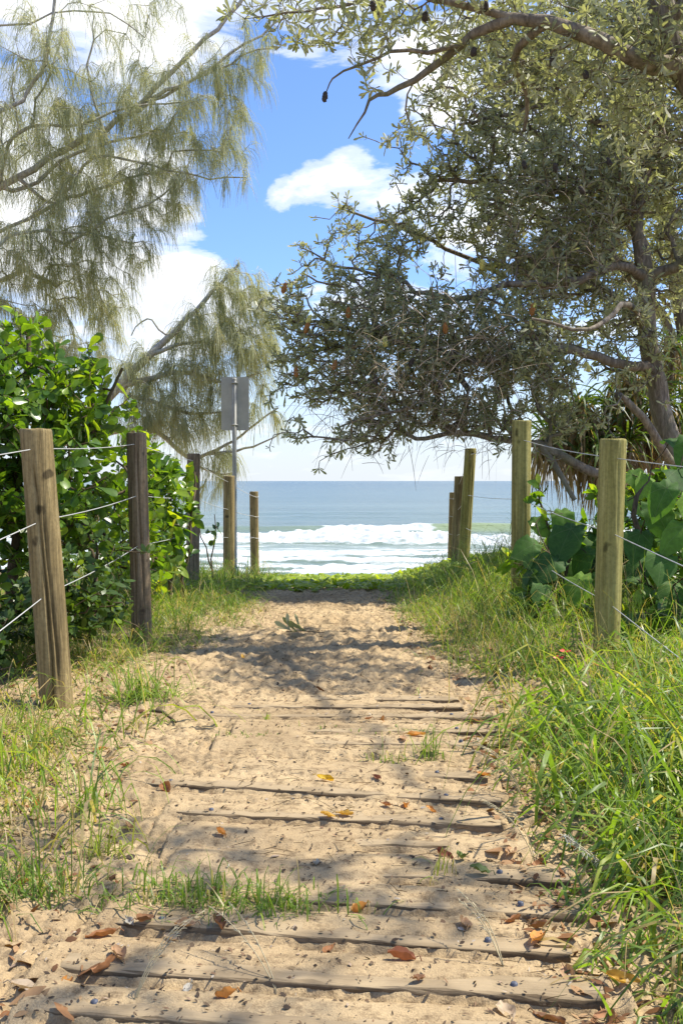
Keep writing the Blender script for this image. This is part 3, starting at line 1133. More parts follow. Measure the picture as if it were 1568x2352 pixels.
def blob_points(blobs, n_per_m3, shell=0.0, seed=0):
    """points inside ellipsoids (px,py,d, rx,ry,rz[, density])"""
    r = np.random.default_rng(seed)
    o = []
    for b in blobs:
        c = at(b[0], b[1], b[2]); rad = np.array(b[3:6]); dn = b[6] if len(b) > 6 else 1.0
        vol = 4 / 3 * np.pi * rad.prod()
        n = max(3, int(vol * n_per_m3 * dn))
        u = norm(r.normal(size=(n, 3)))
        rr = r.random(n) ** (1 / 3)
        rr = shell + (1 - shell) * rr
        o.append(c + u * rr[:, None] * rad)
    return np.vstack(o)


def thin(P, dmin):
    """drop points closer than dmin (hash grid)"""
    seen, keep = set(), []
    K = np.floor(P / dmin).astype(int)
    for i, k in enumerate(map(tuple, K)):
        if k not in seen:
            seen.add(k); keep.append(i)
    return P[keep]


def stray(P, frac, reach, seed):
    """push some points out of the crown so that its outline gets loose shoots"""
    r = np.random.default_rng(seed)
    P = P.copy()
    k = r.random(len(P)) < frac
    c = P.mean(0)
    P[k] += norm(P[k] - c) * (r.uniform(.3, 1, k.sum()) * reach)[:, None]
    return P


def carve(P, k, thr):
    """open gaps in a crown with slow noise"""
    q = NZ.fbm(P[:, 0] * k + 7, P[:, 2] * k + .6 * P[:, 1] * k, 2)
    return P[q > thr] if (q > thr).sum() > 6 else P


def rosettes(tips, tdir, per, tmpl, length, ang=(35, 80), tint=None, jit=0.3, lift=0.25, back_along=0.05, seed=1):
    """whorls of leaves round each twig end -> pos, frames, scale, tint"""
    r = np.random.default_rng(seed)
    n = len(tips)
    cnt = r.integers(max(2, int(per * .7)), int(per * 1.3) + 1, n)
    idx = np.repeat(np.arange(n), cnt)
    m = len(idx)
    ax = norm(tdir + [0, 0, lift])[idx]
    ref = norm(np.cross(ax, norm(r.normal(size=(m, 3)))))
    th = np.radians(r.uniform(ang[0], ang[1], m))
    d = ax * np.cos(th)[:, None] + ref * np.sin(th)[:, None]
    up = norm(ax + r.normal(0, jit, (m, 3)))
    pos = tips[idx] - ax * (r.random(m) * back_along)[:, None]
    scl = length * np.clip(r.lognormal(-.06, .27, m), .45, 1.6)
    tb = r.random(n)[idx] if tint is None else tint[idx]
    tn = np.clip(0.55 * tb + 0.45 * r.random(m), 0, 1)
    return pos, frames(d, up), scl, tn


def leaves_as_parts(parent, tmpl, mat, pos, Fm, scl, tn, nparts, part='leaf', rest='foliage', near=None):
    """the leaves that show largest as single parts, the rest joined in one part"""
    tv, tf = tmpl
    d = np.linalg.norm(pos - np.array([0, 0, EYE]), axis=1) if near is None else near
    inside = (np.abs(pos[:, 0] / np.maximum(pos[:, 1], .1)) < 0.345) & (pos[:, 1] > .5)
    key = np.where(inside, d / scl, 1e9)
    order = np.argsort(key)
    sel, oth = order[:nparts], order[nparts:]
    vars_ = []
    for k in range(6):
        vars_.append(mesh_data(part, tv, tf, mat, {'tint': np.full(len(tv), (k + .5) / 6)}, True))
    for i in sel:
        me = vars_[min(5, int(tn[i] * 6))]
        o = bpy.data.objects.new(part, me)
        COL.objects.link(o)
        o.parent = parent
        M = Matrix.Identity(4)
        for a in range(3):
            for b in range(3):
                M[a][b] = float(Fm[i][a, b] * scl[i])
            M[a][3] = float(pos[i][a]) - parent.location[a]
        o.matrix_basis = M
    if len(oth):
        v, f, t = scatter(tv, tf, pos[oth], Fm[oth], scl[oth], tn[oth])
        mobj(rest, v, f, mat, parent, {'tint': t}, True, kind='stuff')


# ---- main banksia on the right
bk = empty('banksia_tree', at(1552, 1150, 8.7), label='large coast banksia filling the right side, its low limb arching over the fence', cat='tree')
T = Tree()
g0 = at(1560, 1150, 8.8); g0[2] = gz(g0[0], g0[1]) - .2
tr = T.limb([g0, at(1552, 1080, 8.8), at(1515, 930, 8.8), at(1486, 780, 8.8), at(1484, 640, 8.8), at(1462, 500, 8.9), at(1490, 360, 9.0), at(1515, 220, 9.0), at(1500, 60, 9.1), at(1480, -120, 9.2)], .105, .04, None, .12, .008)
near_ = T.nearest
l2 = T.limb([at(1520, 1030, 8.55), at(1475, 960, 8.4), at(1420, 905, 8.3)], .056, .042, near_(at(1552, 1085, 8.8)), .1, .006)
l3 = T.limb([at(1440, 1100, 8.6), at(1340, 1075, 8.5), at(1240, 1025, 8.5), at(1130, 1005, 8.6), at(1040, 995, 8.7), at(955, 1010, 8.7), at(900, 960, 8.8), at(850, 900, 8.9)], .075, .018, near_(at(1556, 1125, 8.8)), .1, .008)
T.limb([at(1285, 1085, 8.4), at(1320, 1150, 8.35)], .04, .028, near_(at(1235, 1025, 8.5)), .08, .004)
T.limb([at(1060, 960, 8.6), at(990, 930, 8.6), at(880, 950, 8.5), at(780, 985, 8.5)], .035, .010, near_(at(1040, 995, 8.7)), .1, .01)
T.limb([at(1400, 830, 8.5), at(1270, 800, 8.4), at(1130, 830, 8.5), at(980, 800, 8.8), at(830, 760, 9.0), at(720, 740, 9.1)], .065, .014, near_(at(1500, 870, 8.8)), .12, .012)
T.limb([at(1420, 610, 8.6), at(1300, 650, 8.5), at(1160, 655, 8.6), at(1040, 690, 8.8), at(900, 640, 9.0), at(760, 610, 9.2)], .06, .012, near_(at(1484, 650, 8.8)), .12, .012)
T.limb([at(1400, 600, 9.2), at(1230, 620, 9.6), at(1060, 590, 9.7), at(960, 540, 9.6), at(860, 500, 9.5), at(780, 480, 9.5)], .06, .012, near_(at(1484, 640, 8.8)), .12, .012)
T.limb([at(1380, 430, 9.0), at(1290, 440, 9.0), at(1150, 420, 9.2), at(1020, 420, 9.3)], .055, .014, near_(at(1462, 500, 8.9)), .12, .014)
T.limb([at(1400, 300, 9.0), at(1280, 240, 9.0), at(1150, 260, 9.0), at(1050, 290, 9.0)], .055, .014, near_(at(1490, 360, 9.0)), .12, .014)
T.limb([at(1640, 560, 8.4), at(1760, 430, 8.2), at(1850, 300, 8.2)], .07, .03, near_(at(1484, 640, 8.8)), .12, .014)
T.limb([at(1440, 700, 8.0), at(1350, 760, 7.6), at(1220, 730, 7.5)], .05, .014, near_(at(1486, 780, 8.8)), .12, .012)
blobs = [(1380, 250, 9.2, .85, 1.0, 1.1), (1180, 230, 9.0, .75, .8, .70), (1060, 330, 9.2, .45, .6, .45, .8), (1520, 420, 9.4, .6, 1.1, 1.3),
         (1250, 520, 9.1, 1.0, 1.1, .80), (1040, 470, 9.4, .55, .8, .40, .8), (900, 570, 9.3, .78, .7, .36, .8), (800, 480, 9.4, .25, .3, .12), (680, 600, 9.2, .28, .4, .16), (650, 700, 9.2, .2, .4, .3), (640, 850, 9.1, .15, .3, .25),
         (820, 720, 9.1, .74, .8, .50), (760, 850, 9.0, .52, .7, .45), (960, 820, 8.8, .9, .9, .70), (1180, 760, 8.8, .85, 1.1, .75, .9),
         (1000, 940, 8.7, .62, .7, .26, .8), (860, 960, 8.7, .55, .6, .28), (700, 990, 8.8, .22, .4, .13), (830, 1030, 8.7, .35, .4, .14, .7),
         (1250, 900, 8.3, .50, .7, .40), (1130, 940, 8.4, .45, .6, .25), (1420, 780, 8.6, .45, .6, .5, .55), (1750, 350, 8.8, .9, 1.2, 1.3, .35), (1480, -60, 9.2, 1.0, 1.0, .5), (1900, 0, 8.6, 1.0, 1.2, 1.0, .25), (1330, 60, 8.8, .9, .8, .4), (985, 330, 9.0, .36, .5, .26, 1), (1300, 600, 8.6, .8, .6, .5), (1400, 620, 8.3, .5, .4, .35), (1480, 760, 8.3, .3, .3, .25, .8), (1550, 650, 8.4, .3, .4, .4), (1180, 560, 8.9, .5, .4, .3), (1450, 500, 8.5, .5, .5, .5), (1330, 850, 8.3, .5, .5, .3), (1290, 790, 8.0, .5, .5, .35, 1.2), (1240, 920, 8.2, .45, .5, .25, 1.2), (1390, 720, 8.1, .4, .4, .3), (1340, 940, 8.2, .3, .3, .18), (1130, 880, 8.4, .5, .4, .3), (1250, 720, 8.4, .6, .5, .4), (900, 640, 9.0, .7, .5, .35), (1100, 640, 9.0, .6, .5, .4), (1500, 720, 8.4, .3, .3, .3, .6), (1060, 380, 9.1, .5, .5, .3), (960, 420, 9.2, .3, .4, .2, .7), (1010, 240, 8.9, .35, .5, .3, .7), (1120, 120, 8.8, .6, .6, .4, .7), (1330, 420, 8.6, .7, .6, .5, .8), (1480, 150, 8.4, .5, .5, .6), (1330, 700, 8.2, .45, .5, .35, .9), (1060, 890, 8.6, .7, .6, .4), (900, 1000, 8.7, .6, .4, .14), (1500, 560, 8.3, .35, .4, .35, .7)]
blobs = [(b[0], b[1], b[2] if b[2] > 8.7 else b[2] + .15, b[3], b[4] * .62) + tuple(b[5:]) for b in blobs]
att = stray(carve(thin(blob_points(blobs, 1300, 0.0, 5), 0.090), 1.9, -.24), .10, .34, 6)
att = att[NZ.fbm(att[:, 0] * 4.3 + 3, att[:, 2] * 4.3 + .5 * att[:, 1], 2) > -.17]
tips, tdir, _ = T.grow(att, 0.22, .12, .014)
T.r = [q * .72 if q < .072 else q for q in T.r]
v, f = T.mesh(.0040, 2.45, .04)
mobj('trunk', v, f, M_BARKB, bk, None, True)
zt = np.clip(0.5 + 0.25 * NZ.fbm(tips[:, 0] * 1.5, tips[:, 2] * 1.5 + tips[:, 1], 2) * 2 + rng.normal(0, .2, len(tips)), 0, .92)
pos, Fm, scl, tn = rosettes(tips, tdir, 9, LEAF_BANK, .064, (25, 85), zt, .35, .35, .06, 2)
leaves_as_parts(bk, LEAF_BANK, M_BANKLEAF, pos, Fm, scl, tn, 160)
# leaves along the twigs too
# bare grey twigs hanging under the canopy
tb = thin(blob_points([(900, 900, 8.6, .9, .6, .45), (1130, 800, 8.5, .8, .5, .6), (870, 1010, 8.6, .6, .4, .25), (1060, 1010, 8.6, .5, .4, .2), (1170, 1020, 8.5, .4, .4, .18), (1000, 780, 8.0, .8, .4, .5), (1300, 560, 8.3, .6, .4, .6), (880, 880, 8.1, .6, .3, .4), (1100, 900, 8.0, .8, .4, .4), (950, 960, 8.3, .7, .4, .3)], 300, 0, 9), .085)
n_ = len(tb)
v, f, t = ribbons(tb, rng.normal(0, 1, (n_, 3)) + [-.5, 0, -.1], rng.uniform(.14, .45, n_), np.full(n_, .006), rng.uniform(.2, 1.0, n_), 4, .7)
mobj('dead_twigs', v, f, M_TWIG, bk, None, False, kind='stuff')


def spike(parent, name, c, mat, L=.11, r=.03, seed=0, hang=False, snap=None):
    """banksia flower spike or cone: bristly tapered cylinder"""
    if snap is not None:
        c = snap[int(np.argmin(np.sum((snap - c) ** 2, 1)))]        # sits on a twig end
    rg = np.random.default_rng(seed)
    n, m = 10, 9
    an = np.linspace(0, 2 * np.pi, n, endpoint=False)
    v = []
    for i in range(m):
        t = i / (m - 1)
        rr = r * (math.sin(np.pi * min(1, .16 + t * .80)) ** .35 if 0 < i < m - 1 else .25) * (1 + rg.normal(0, .10, n) + .12 * ((np.arange(n) + i) % 2))
        v.append(np.stack([rr * np.cos(an), rr * np.sin(an), (t - .5) * L + 0 * an], -1))
    v = np.vstack(v)
    i = np.arange(m - 1)[:, None] * n + np.arange(n)[None]
    j = np.arange(m - 1)[:, None] * n + (np.arange(n)[None] + 1) % n
    f = np.stack([i, j, j + n, i + n], -1).reshape(-1, 4)
    tilt = Matrix.Rotation(rg.normal(0, .25) + (0), 3, 'X') @ Matrix.Rotation(rg.normal(0, .25), 3, 'Y')
    v = v @ np.array(tilt).T + c
    return mobj(name, v, f, mat, parent, None, False)


M_SPK_Y = plain_mat('banksia_flower_yellow', (0.55, 0.50, 0.14), .8, 0, .35, 90, .6)
M_SPK_O = plain_mat('banksia_flower_rust', (0.30, 0.13, 0.035), .85, 0, .4, 90, .6)
M_CONE = plain_mat('banksia_cone_black', (0.055, 0.043, 0.033), .85, 0, .5, 60, .8)
for k, (px, py, d) in enumerate([(730, 716, 8.4), (1062, 572, 8.2), (1150, 551, 8.1), (860, 790, 8.1), (1366, 790, 7.5), (1446, 258, 8.3), (955, 290, 8.4), (1125, 468, 8.3)]):
    spike(bk, 'flower_spike', at(px, py, d), M_SPK_Y, .09, .021, k, snap=tips)
for k, (px, py, d) in enumerate([(661, 720, 8.5), (766, 872, 8.1), (640, 676, 8.6), (784, 672, 8.4), (622, 850, 8.4), (1215, 700, 8), (1010, 760, 8.1)]):
    spike(bk, 'withered_flower', at(px, py, d), M_SPK_O, .10, .020, 20 + k, snap=tips)
for k, (px, py, d) in enumerate([(1190, 350, 8.3), (1280, 470, 8.2), (1100, 520, 8.3), (1240, 390, 8.2), (930, 830, 8.0), (850, 870, 8.1), (1400, 400, 8.3), (1010, 880, 8.0)]):
    spike(bk, 'seed_cone', at(px, py, d), M_CONE, .08, .021, 40 + k, snap=tips)

# ---- another banksia farther back on the right, seen through the gaps
bb = empty('banksia_tree', (4.6, 12.6, 0), label='banksia farther back on the right, seen through the gaps in the large one', cat='tree')
T = Tree()
T.limb([(4.6, 12.6, -.3), (4.5, 12.5, 1.5), (4.2, 12.4, 3.0), (4.0, 12.3, 4.5), (3.8, 12.3, 6.3)], .13, .05, None, .15, .01)
T.limb([(3.6, 12.3, 3.4), (2.8, 12.2, 3.9), (2.2, 12.2, 4.4)], .06, .012, T.nearest((4.3, 12.4, 2.6)), .14, .015)
T.limb([(3.4, 12.3, 4.6), (2.6, 12.2, 5.2), (2.0, 12.2, 5.8)], .05, .012, T.nearest((4.05, 12.3, 4.0)), .14, .015)
blobs = [(1480, 620, 12.3, 1.1, .7, .9), (1250, 560, 12.2, .8, .6, .7, .8), (1150, 380, 12.2, .7, .5, .7, .7), (1350, 330, 12.3, 1.0, .6, 1.0), (1520, 150, 12.3, .8, .6, .9), (1200, 130, 12.3, .9, .5, .6, .6), (1330, 800, 12.2, .6, .5, .5, .9), (1560, 780, 12.2, .6, .5, .5)]
att = carve(thin(blob_points(blobs, 330, 0.0, 25), 0.14), 1.6, -.12)
tips, tdir, _ = T.grow(att, 0.22, .15, .016)
v, f = T.mesh(.0045, 2.45, .04)
mobj('trunk', v, f, M_BARKB, bb, None, True)
zt = np.clip(.45 + rng.normal(0, .2, len(tips)), 0, .92)
pos, Fm, scl, tn = rosettes(tips, tdir, 10, LEAF_BANK, .085, (25, 85), zt, .35, .35, .06, 12)
v, f, t = scatter(LEAF_BANK[0], LEAF_BANK[1], pos, Fm, scl, tn)
mobj('foliage', v, f, M_BANKLEAF, bb, {'tint': t}, True, kind='stuff')

# ---- nearer banksia at the upper right, trunk leaving the frame
def wb(x, y, z, rx, ry, rz, dn=1.0):
    """crown ellipsoid given in world coordinates"""
    px = CX + x / (y * (math.cos(PITCH))) * F
    u = (z - EYE) / y
    v_ = (u * math.cos(PITCH) + math.sin(PITCH)) / (math.cos(PITCH) - u * math.sin(PITCH))
    px = CX + x / y * F * (math.cos(PITCH) + v_ * math.sin(PITCH))
    return (px, CY - v_ * F, y, rx, ry, rz, dn)


NEARB = [wb(2.0, 3.1, 4.2, .45, .3, .25, .7), wb(2.7, 2.8, 4.3, .5, .3, .3, .7), wb(2.3, 2.2, 4.2, .5, .3, .3, .6)]
bn = empty('banksia_tree', (2.75, 6.3, .1), label='nearer banksia whose trunk crosses the top right corner, arm reaching left over the path', cat='tree')
T = Tree()
g0 = np.array([2.9, 6.4, -.1])
T.limb([g0, (2.75, 6.3, 1.0), (2.45, 6.15, 2.2), at(1600, 230, 6.1), at(1548, 120, 6.1), at(1515, 0, 6.1), at(1500, -130, 6.1)], .13, .075, None, .12, .008)
a1 = T.limb([at(1500, 150, 6.0), at(1450, 130, 5.95), at(1380, 98, 5.95), at(1290, 62, 6.0), at(1180, 42, 6.1), at(1090, 78, 6.2), at(1020, 130, 6.3), at(950, 185, 6.3), at(890, 212, 6.3), at(850, 232, 6.3), at(800, 320, 6.3)], .062, .003, T.nearest(at(1575, 180, 6.1)), .09, .007)
T.limb([at(1000, 0, 6.2), at(900, -20, 6.2), at(780, 10, 6.2), at(660, 30, 6.2), at(560, 40, 6.2)], .026, .003, T.nearest(at(1180, 42, 6.1)), .09, .008)
T.limb([at(980, 120, 6.2), at(900, 120, 6.2), at(820, 150, 6.2), at(762, 180, 6.2), at(747, 216, 6.2)], .016, .003, T.nearest(at(1050, 105, 6.2)), .09, .008)
T.limb([at(1180, 130, 6.3), at(1210, 220, 6.5), at(1200, 300, 6.6)], .03, .010, T.nearest(at(1250, 55, 6.1)), .09, .01)
T.limb([at(1620, -50, 5.9), at(1720, -150, 5.6), at(1850, -260, 5.3)], .05, .02, T.nearest(at(1530, 60, 6.1)), .09, .01)
T.limb([(2.9, 5.2, 4.9), (3.3, 4.2, 5.0), (3.2, 3.2, 4.6)], .03, .004, T.nearest(at(1515, 0, 6.1)), .1, .03)
blobs = [(600, 30, 6.2, .26, .35, .10), (700, 50, 6.2, .30, .4, .14), (830, 40, 6.3, .32, .4, .22), (960, 30, 6.3, .3, .4, .2), (850, 150, 6.3, .20, .3, .14), (1080, 130, 6.5, .35, .5, .25, .7),
         (1000, 300, 6.7, .28, .35, .16, .45), (930, 330, 6.8, .16, .3, .14, .6), (1250, 160, 6.4, .45, .5, .28, .8), (1430, 60, 6.3, .35, .4, .25), (1400, 220, 6.5, .4, .5, .25, .7), (1500, 300, 6.4, .3, .4, .3, .9), (1330, 120, 6.2, .4, .4, .25), (1540, 60, 5.8, .3, .3, .3), (1450, 200, 6.0, .3, .3, .22), (1150, -40, 6.2, .5, .5, .2), (1780, -120, 5.4, .5, .6, .45, .8), (1800, 180, 5.6, .4, .6, .5, .3)] + NEARB
att = thin(blob_points(blobs, 620, 0, 15), .083)
tips, tdir, _ = T.grow(att, .2, .09, .010)
v, f = T.mesh(.0024, 2.5, .03)
mobj('trunk', v, f, M_BARKB, bn, None, True)
zt = np.clip(.45 + rng.normal(0, .2, len(tips)), 0, .93)
pos, Fm, scl, tn = rosettes(tips, tdir, 9, LEAF_BANK, .062, (25, 85), zt, .35, .3, .05, 3)
leaves_as_parts(bn, LEAF_BANK, M_BANKLEAF, pos, Fm, scl, tn, 300)
for k, (px, py) in enumerate([(1345, 150), (1050, 208), (1128, 45), (1018, 250), (985, 72), (960, 90), (855, 30), (1240, 120), (1460, 18)]):
    spike(bn, 'seed_cone', at(px, py, 5.95), M_CONE, .06, .017, 60 + k, snap=tips)
spike(bn, 'seed_cone', at(746, 222, 6.2), M_CONE, .07, .016, 77)

# ---- casuarinas


def casuarina(root, limbs, blobs, seed, dens, dmin, needles, nlen, nwid, bark, tip=.003, first_limb_start=None, sag=.12, nmat=None):
    T = Tree()
    for pts, r0, r1, st in limbs:
        T.limb(pts, r0, r1, None if st is None else T.nearest(st), .13, .012)
    att = thin(blob_points(blobs, dens, 0, seed), dmin)
    tips, tdir, ids = T.grow(att, .18, .13, .014, sag)
    v, f = T.mesh(tip, 2.45, .05)
    mobj('trunk', v, f, bark, root, None, True)
    r = np.random.default_rng(seed + 1)
    # needles from tips and from the last nodes of each twig
    P, D_, Tn = [], [], []
    pts = np.array(T.p)
    tt = r.random(len(ids))
    for k, i in enumerate(ids):
        j = i
        for q in range(3):
            P.append(pts[j]); D_.append(tdir[k]); Tn.append(tt[k])
            if T.par[j] < 0 or T.rad[j] > .012:
                break
            j = T.par[j]
    P, D_, Tn = np.array(P), np.array(D_), np.array(Tn)
    idx = np.repeat(np.arange(len(P)), needles)
    n = len(idx)
    base = P[idx] + r.normal(0, .012, (n, 3))
    d0 = D_[idx] * .8 + r.normal(0, .32, (n, 3)) + [0, 0, -.25]
    ln = nlen * r.uniform(.5, 1.3, n)
    v, f, t = ribbons(base, d0, ln, nwid * r.uniform(.7, 1.3, n), r.uniform(2.0, 4.5, n), 4, .55, np.clip(.6 * Tn[idx] + .4 * r.random(n), 0, 1))
    mobj('crown', v, f, nmat or M_NEEDLE, root, {'tint': t}, False, kind='stuff')
    return T


cs = empty('casuarina_tree', (-5.6, 10.2, 0), label='tall casuarina at the upper left with long pale branches and drooping needles', cat='tree')
D1 = 9.2
A = lambda x, y, d=D1: at(x, y, d)
tr0 = np.array([-5.6, 10.2, -.2])
limbs = [
    ([tr0, (-5.4, 10.1, 1.5), (-5.2, 9.9, 3.0), (-5.1, 9.8, 4.8), (-5.0, 9.7, 7.0)], .17, .09, None),
    ([A(-150, 560, 9.6), A(0, 432), A(110, 365), A(235, 300), A(330, 235), A(420, 140), A(520, 40), A(600, -60)], .075, .022, (-5.2, 9.9, 2.6)),
    ([A(420, 195), A(520, 130), A(600, 75), A(660, 40)], .032, .012, A(330, 235)),
    ([A(350, 235), A(450, 180), A(560, 130), A(620, 110)], .030, .008, A(290, 265)),
    ([A(0, 255, 8.8), A(60, 215, 8.8), A(110, 120, 8.8), A(125, 0, 8.8), A(120, -60, 8.8)], .04, .02, (-5.1, 9.8, 4.0)),
    ([A(0, 60, 8.8), A(80, 45, 8.8), A(170, 25, 8.8), A(260, 35, 8.8), A(330, 80, 8.8)], .03, .008, (-5.05, 9.7, 5.2)),
    ([A(40, 300, 9), A(180, 285, 9), A(300, 245, 9.0), A(430, 235, 9.0)], .03, .010, A(0, 432)),
    ([A(60, 430), A(180, 350), A(320, 310), A(380, 300)], .034, .012, A(0, 432)),
    ([A(130, 470), A(220, 360), A(350, 385), A(480, 410), A(560, 405)], .030, .008, A(60, 400)),
    ([A(-60, 560, 9.3), A(60, 500, 9.3), A(180, 450, 9.3), A(290, 410, 9.3), A(380, 400, 9.3)], .045, .012, (-5.2, 9.9, 2.4)),
    ([A(-80, 640, 8.9), A(20, 540, 8.9), A(110, 530, 8.9), A(220, 540, 8.9), A(300, 560, 8.9)], .05, .012, (-5.3, 10, 2.0)),
    ([A(0, 640, 9.6), A(70, 630, 9.6), A(130, 655, 9.6)], .055, .03, (-5.3, 10, 1.8)),
    ([A(150, 560, 9.0), A(250, 500, 9.0), A(340, 470, 9.0), A(400, 430, 9)], .026, .010, A(110, 530, 8.9)),
    ([A(200, 150), A(220, 90), A(215, 30)], .02, .01, A(235, 300)),
]
blobs = [(90, 330, 9.2, .65, .8, .6, .5), (250, 330, 9.2, .6, .7, .55, .65), (420, 250, 9.2, .55, .6, .42, .9), (540, 160, 9.2, .32, .5, .30), (620, 110, 9.2, .10, .2, .10), (590, 90, 9.1, .2, .3, .2),
         (560, 250, 9.1, .16, .3, .14), (500, 330, 9.1, .30, .4, .20), (560, 400, 9.1, .12, .2, .08), (400, 400, 9.1, .5, .5, .28), (250, 470, 9.1, .7, .6, .30), (100, 560, 9.1, .7, .7, .35), (270, 580, 9.1, .35, .5, .25),
         (200, 120, 9.0, .6, .7, .4, .28), (60, 120, 8.9, .45, .6, .5, .3), (350, 60, 9.1, .5, .6, .3, .28), (120, 680, 9.5, .7, .5, .3, .9), (250, 700, 9.7, .28, .4, .28), (60, 800, 9.8, .6, .5, .4), (210, 800, 9.8, .4, .4, .3), (-200, 300, 9.2, .8, 1, 1.0, .4)]
limbs = [(a_, b_ * (1 if st_ is None else .62), c_ * .7, st_) for a_, b_, c_, st_ in limbs]
casuarina(cs, limbs, blobs, 31, 250, .16, 13, .24, .0038, M_BARKC, .0030)

c2 = empty('casuarina_tree', (-6.0, 15.3, -.6), label='smaller casuarina behind the sign with weeping needles', cat='tree')
D2 = 15.0
B = lambda x, y, d=D2: at(x, y, d)
tr0 = np.array([-6.0, 15.3, -1.2])
limbs = [
    ([tr0, (-5.4, 15.2, .3), (-4.6, 15.1, 1.4), B(190, 985), B(270, 890), B(345, 815), B(420, 745), B(500, 655), B(550, 610)], .16, .02, None),
    ([B(345, 870), B(430, 855), B(520, 880), B(590, 860)], .05, .012, B(270, 890)),
    ([B(420, 790), B(500, 785), B(560, 800)], .035, .01, B(345, 815)),
    ([B(380, 770), B(350, 735), B(325, 738), B(300, 770)], .022, .008, B(400, 765)),
    ([B(330, 985), B(430, 1050), B(500, 1030), B(570, 985), B(640, 935)], .06, .012, (-4.6, 15.1, 1.4)),
    ([B(540, 1035), B(600, 1020), B(650, 990)], .03, .008, B(470, 1045)),
    ([B(400, 940), B(480, 950), B(540, 940)], .04, .01, B(270, 900)),
    ([B(470, 1080), B(510, 1090), B(545, 1080)], .03, .008, B(430, 1050)),
]
blobs = [(545, 645, 15, .42, .5, .32), (600, 690, 15, .3, .4, .3), (500, 740, 15, .55, .6, .38), (560, 790, 15, .5, .5, .35), (440, 830, 15, .5, .5, .35), (340, 790, 15, .22, .3, .12), (400, 930, 15, .65, .5, .35), (530, 920, 15, .5, .5, .35), (610, 950, 15, .25, .3, .15), (330, 850, 15.2, .4, .4, .3),
         (500, 1040, 15, .45, .4, .14), (480, 1110, 15, .4, .3, .14), (520, 1075, 15, .2, .3, .1), (620, 900, 15, .15, .3, .2), (360, 960, 15, .5, .4, .3), (610, 760, 15.2, .3, .3, .4), (350, 900, 14.8, .45, .3, .3), (450, 980, 14.8, .5, .3, .3), (590, 840, 15.2, .35, .3, .3), (330, 830, 15, .3, .3, .2), (420, 770, 15, .3, .3, .2), (310, 960, 14.8, .3, .3, .3)]
casuarina(c2, limbs, blobs, 41, 130, .19, 13, .40, .0068, M_BARKC, .004)

# ---- shrubs


def clear_posts(P):
    k = (np.abs(P[:, 0] + 1.18) < .19) & (P[:, 1] > 5.3) & (P[:, 1] < 6.12)
    return P[~k]


def shrub(name, label, base, stems, blobs, seed, dens, dmin, per, tmpl, llen, mat, nparts, ang=(40, 95), lift=.45, bright=None, tipr=.003, cat='shrub'):
    root = empty(name, base, label=label, cat=cat)
    T = Tree()
    for pts, r0, r1, st in stems:
        T.limb(pts, r0, r1, None if st is None else T.nearest(st), .12, .01)
    att = clear_posts(stray(carve(thin(blob_points(blobs, dens, .25, seed), dmin), 3.0, -.21), .10, .16, seed))
    tips, tdir, ids = T.grow(att, .22, .10, .01)
    v, f = T.mesh(tipr, 2.4, .02)
    mobj('stem', v, f, M_BARKS, root, None, True)
    r = np.random.default_rng(seed)
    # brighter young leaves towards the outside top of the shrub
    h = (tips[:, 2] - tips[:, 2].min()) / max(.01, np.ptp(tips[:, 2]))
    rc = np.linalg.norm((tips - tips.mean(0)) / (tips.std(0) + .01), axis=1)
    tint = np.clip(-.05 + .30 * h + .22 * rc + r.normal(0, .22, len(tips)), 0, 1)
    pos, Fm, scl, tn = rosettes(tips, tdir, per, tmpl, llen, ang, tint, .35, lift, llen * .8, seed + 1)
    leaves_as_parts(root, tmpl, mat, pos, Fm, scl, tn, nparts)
    return root


g = at(20, 1400, 5.7); gb = np.array([g[0], 5.7, 0.0])
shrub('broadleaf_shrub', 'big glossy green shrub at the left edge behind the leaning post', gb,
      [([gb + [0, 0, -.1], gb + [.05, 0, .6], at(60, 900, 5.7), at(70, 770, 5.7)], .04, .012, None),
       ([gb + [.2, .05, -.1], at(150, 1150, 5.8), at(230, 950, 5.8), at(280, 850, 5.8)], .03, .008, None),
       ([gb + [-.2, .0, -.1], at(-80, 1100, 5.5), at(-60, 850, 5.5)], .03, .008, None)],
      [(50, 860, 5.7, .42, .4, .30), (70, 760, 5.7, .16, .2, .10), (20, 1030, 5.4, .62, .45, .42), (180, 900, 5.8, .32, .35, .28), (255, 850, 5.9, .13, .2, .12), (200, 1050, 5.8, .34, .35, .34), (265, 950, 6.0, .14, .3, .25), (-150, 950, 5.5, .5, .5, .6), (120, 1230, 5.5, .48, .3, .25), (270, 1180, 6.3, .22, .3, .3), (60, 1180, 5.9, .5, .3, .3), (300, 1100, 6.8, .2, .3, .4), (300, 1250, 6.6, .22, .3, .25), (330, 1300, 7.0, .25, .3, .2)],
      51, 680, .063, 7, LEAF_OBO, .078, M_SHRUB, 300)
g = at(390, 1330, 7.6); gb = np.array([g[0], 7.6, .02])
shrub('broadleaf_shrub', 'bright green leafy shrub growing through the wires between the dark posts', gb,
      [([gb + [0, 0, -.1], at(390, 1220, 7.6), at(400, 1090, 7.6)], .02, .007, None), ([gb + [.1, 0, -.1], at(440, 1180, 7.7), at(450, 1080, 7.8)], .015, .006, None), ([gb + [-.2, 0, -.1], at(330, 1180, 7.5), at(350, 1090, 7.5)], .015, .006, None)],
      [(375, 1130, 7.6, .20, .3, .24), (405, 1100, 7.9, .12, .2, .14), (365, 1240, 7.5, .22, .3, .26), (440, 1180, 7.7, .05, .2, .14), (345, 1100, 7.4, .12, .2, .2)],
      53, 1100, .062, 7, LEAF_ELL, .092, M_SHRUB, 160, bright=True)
g = at(490, 1330, 9.6); gb = np.array([g[0], 9.6, -.02])
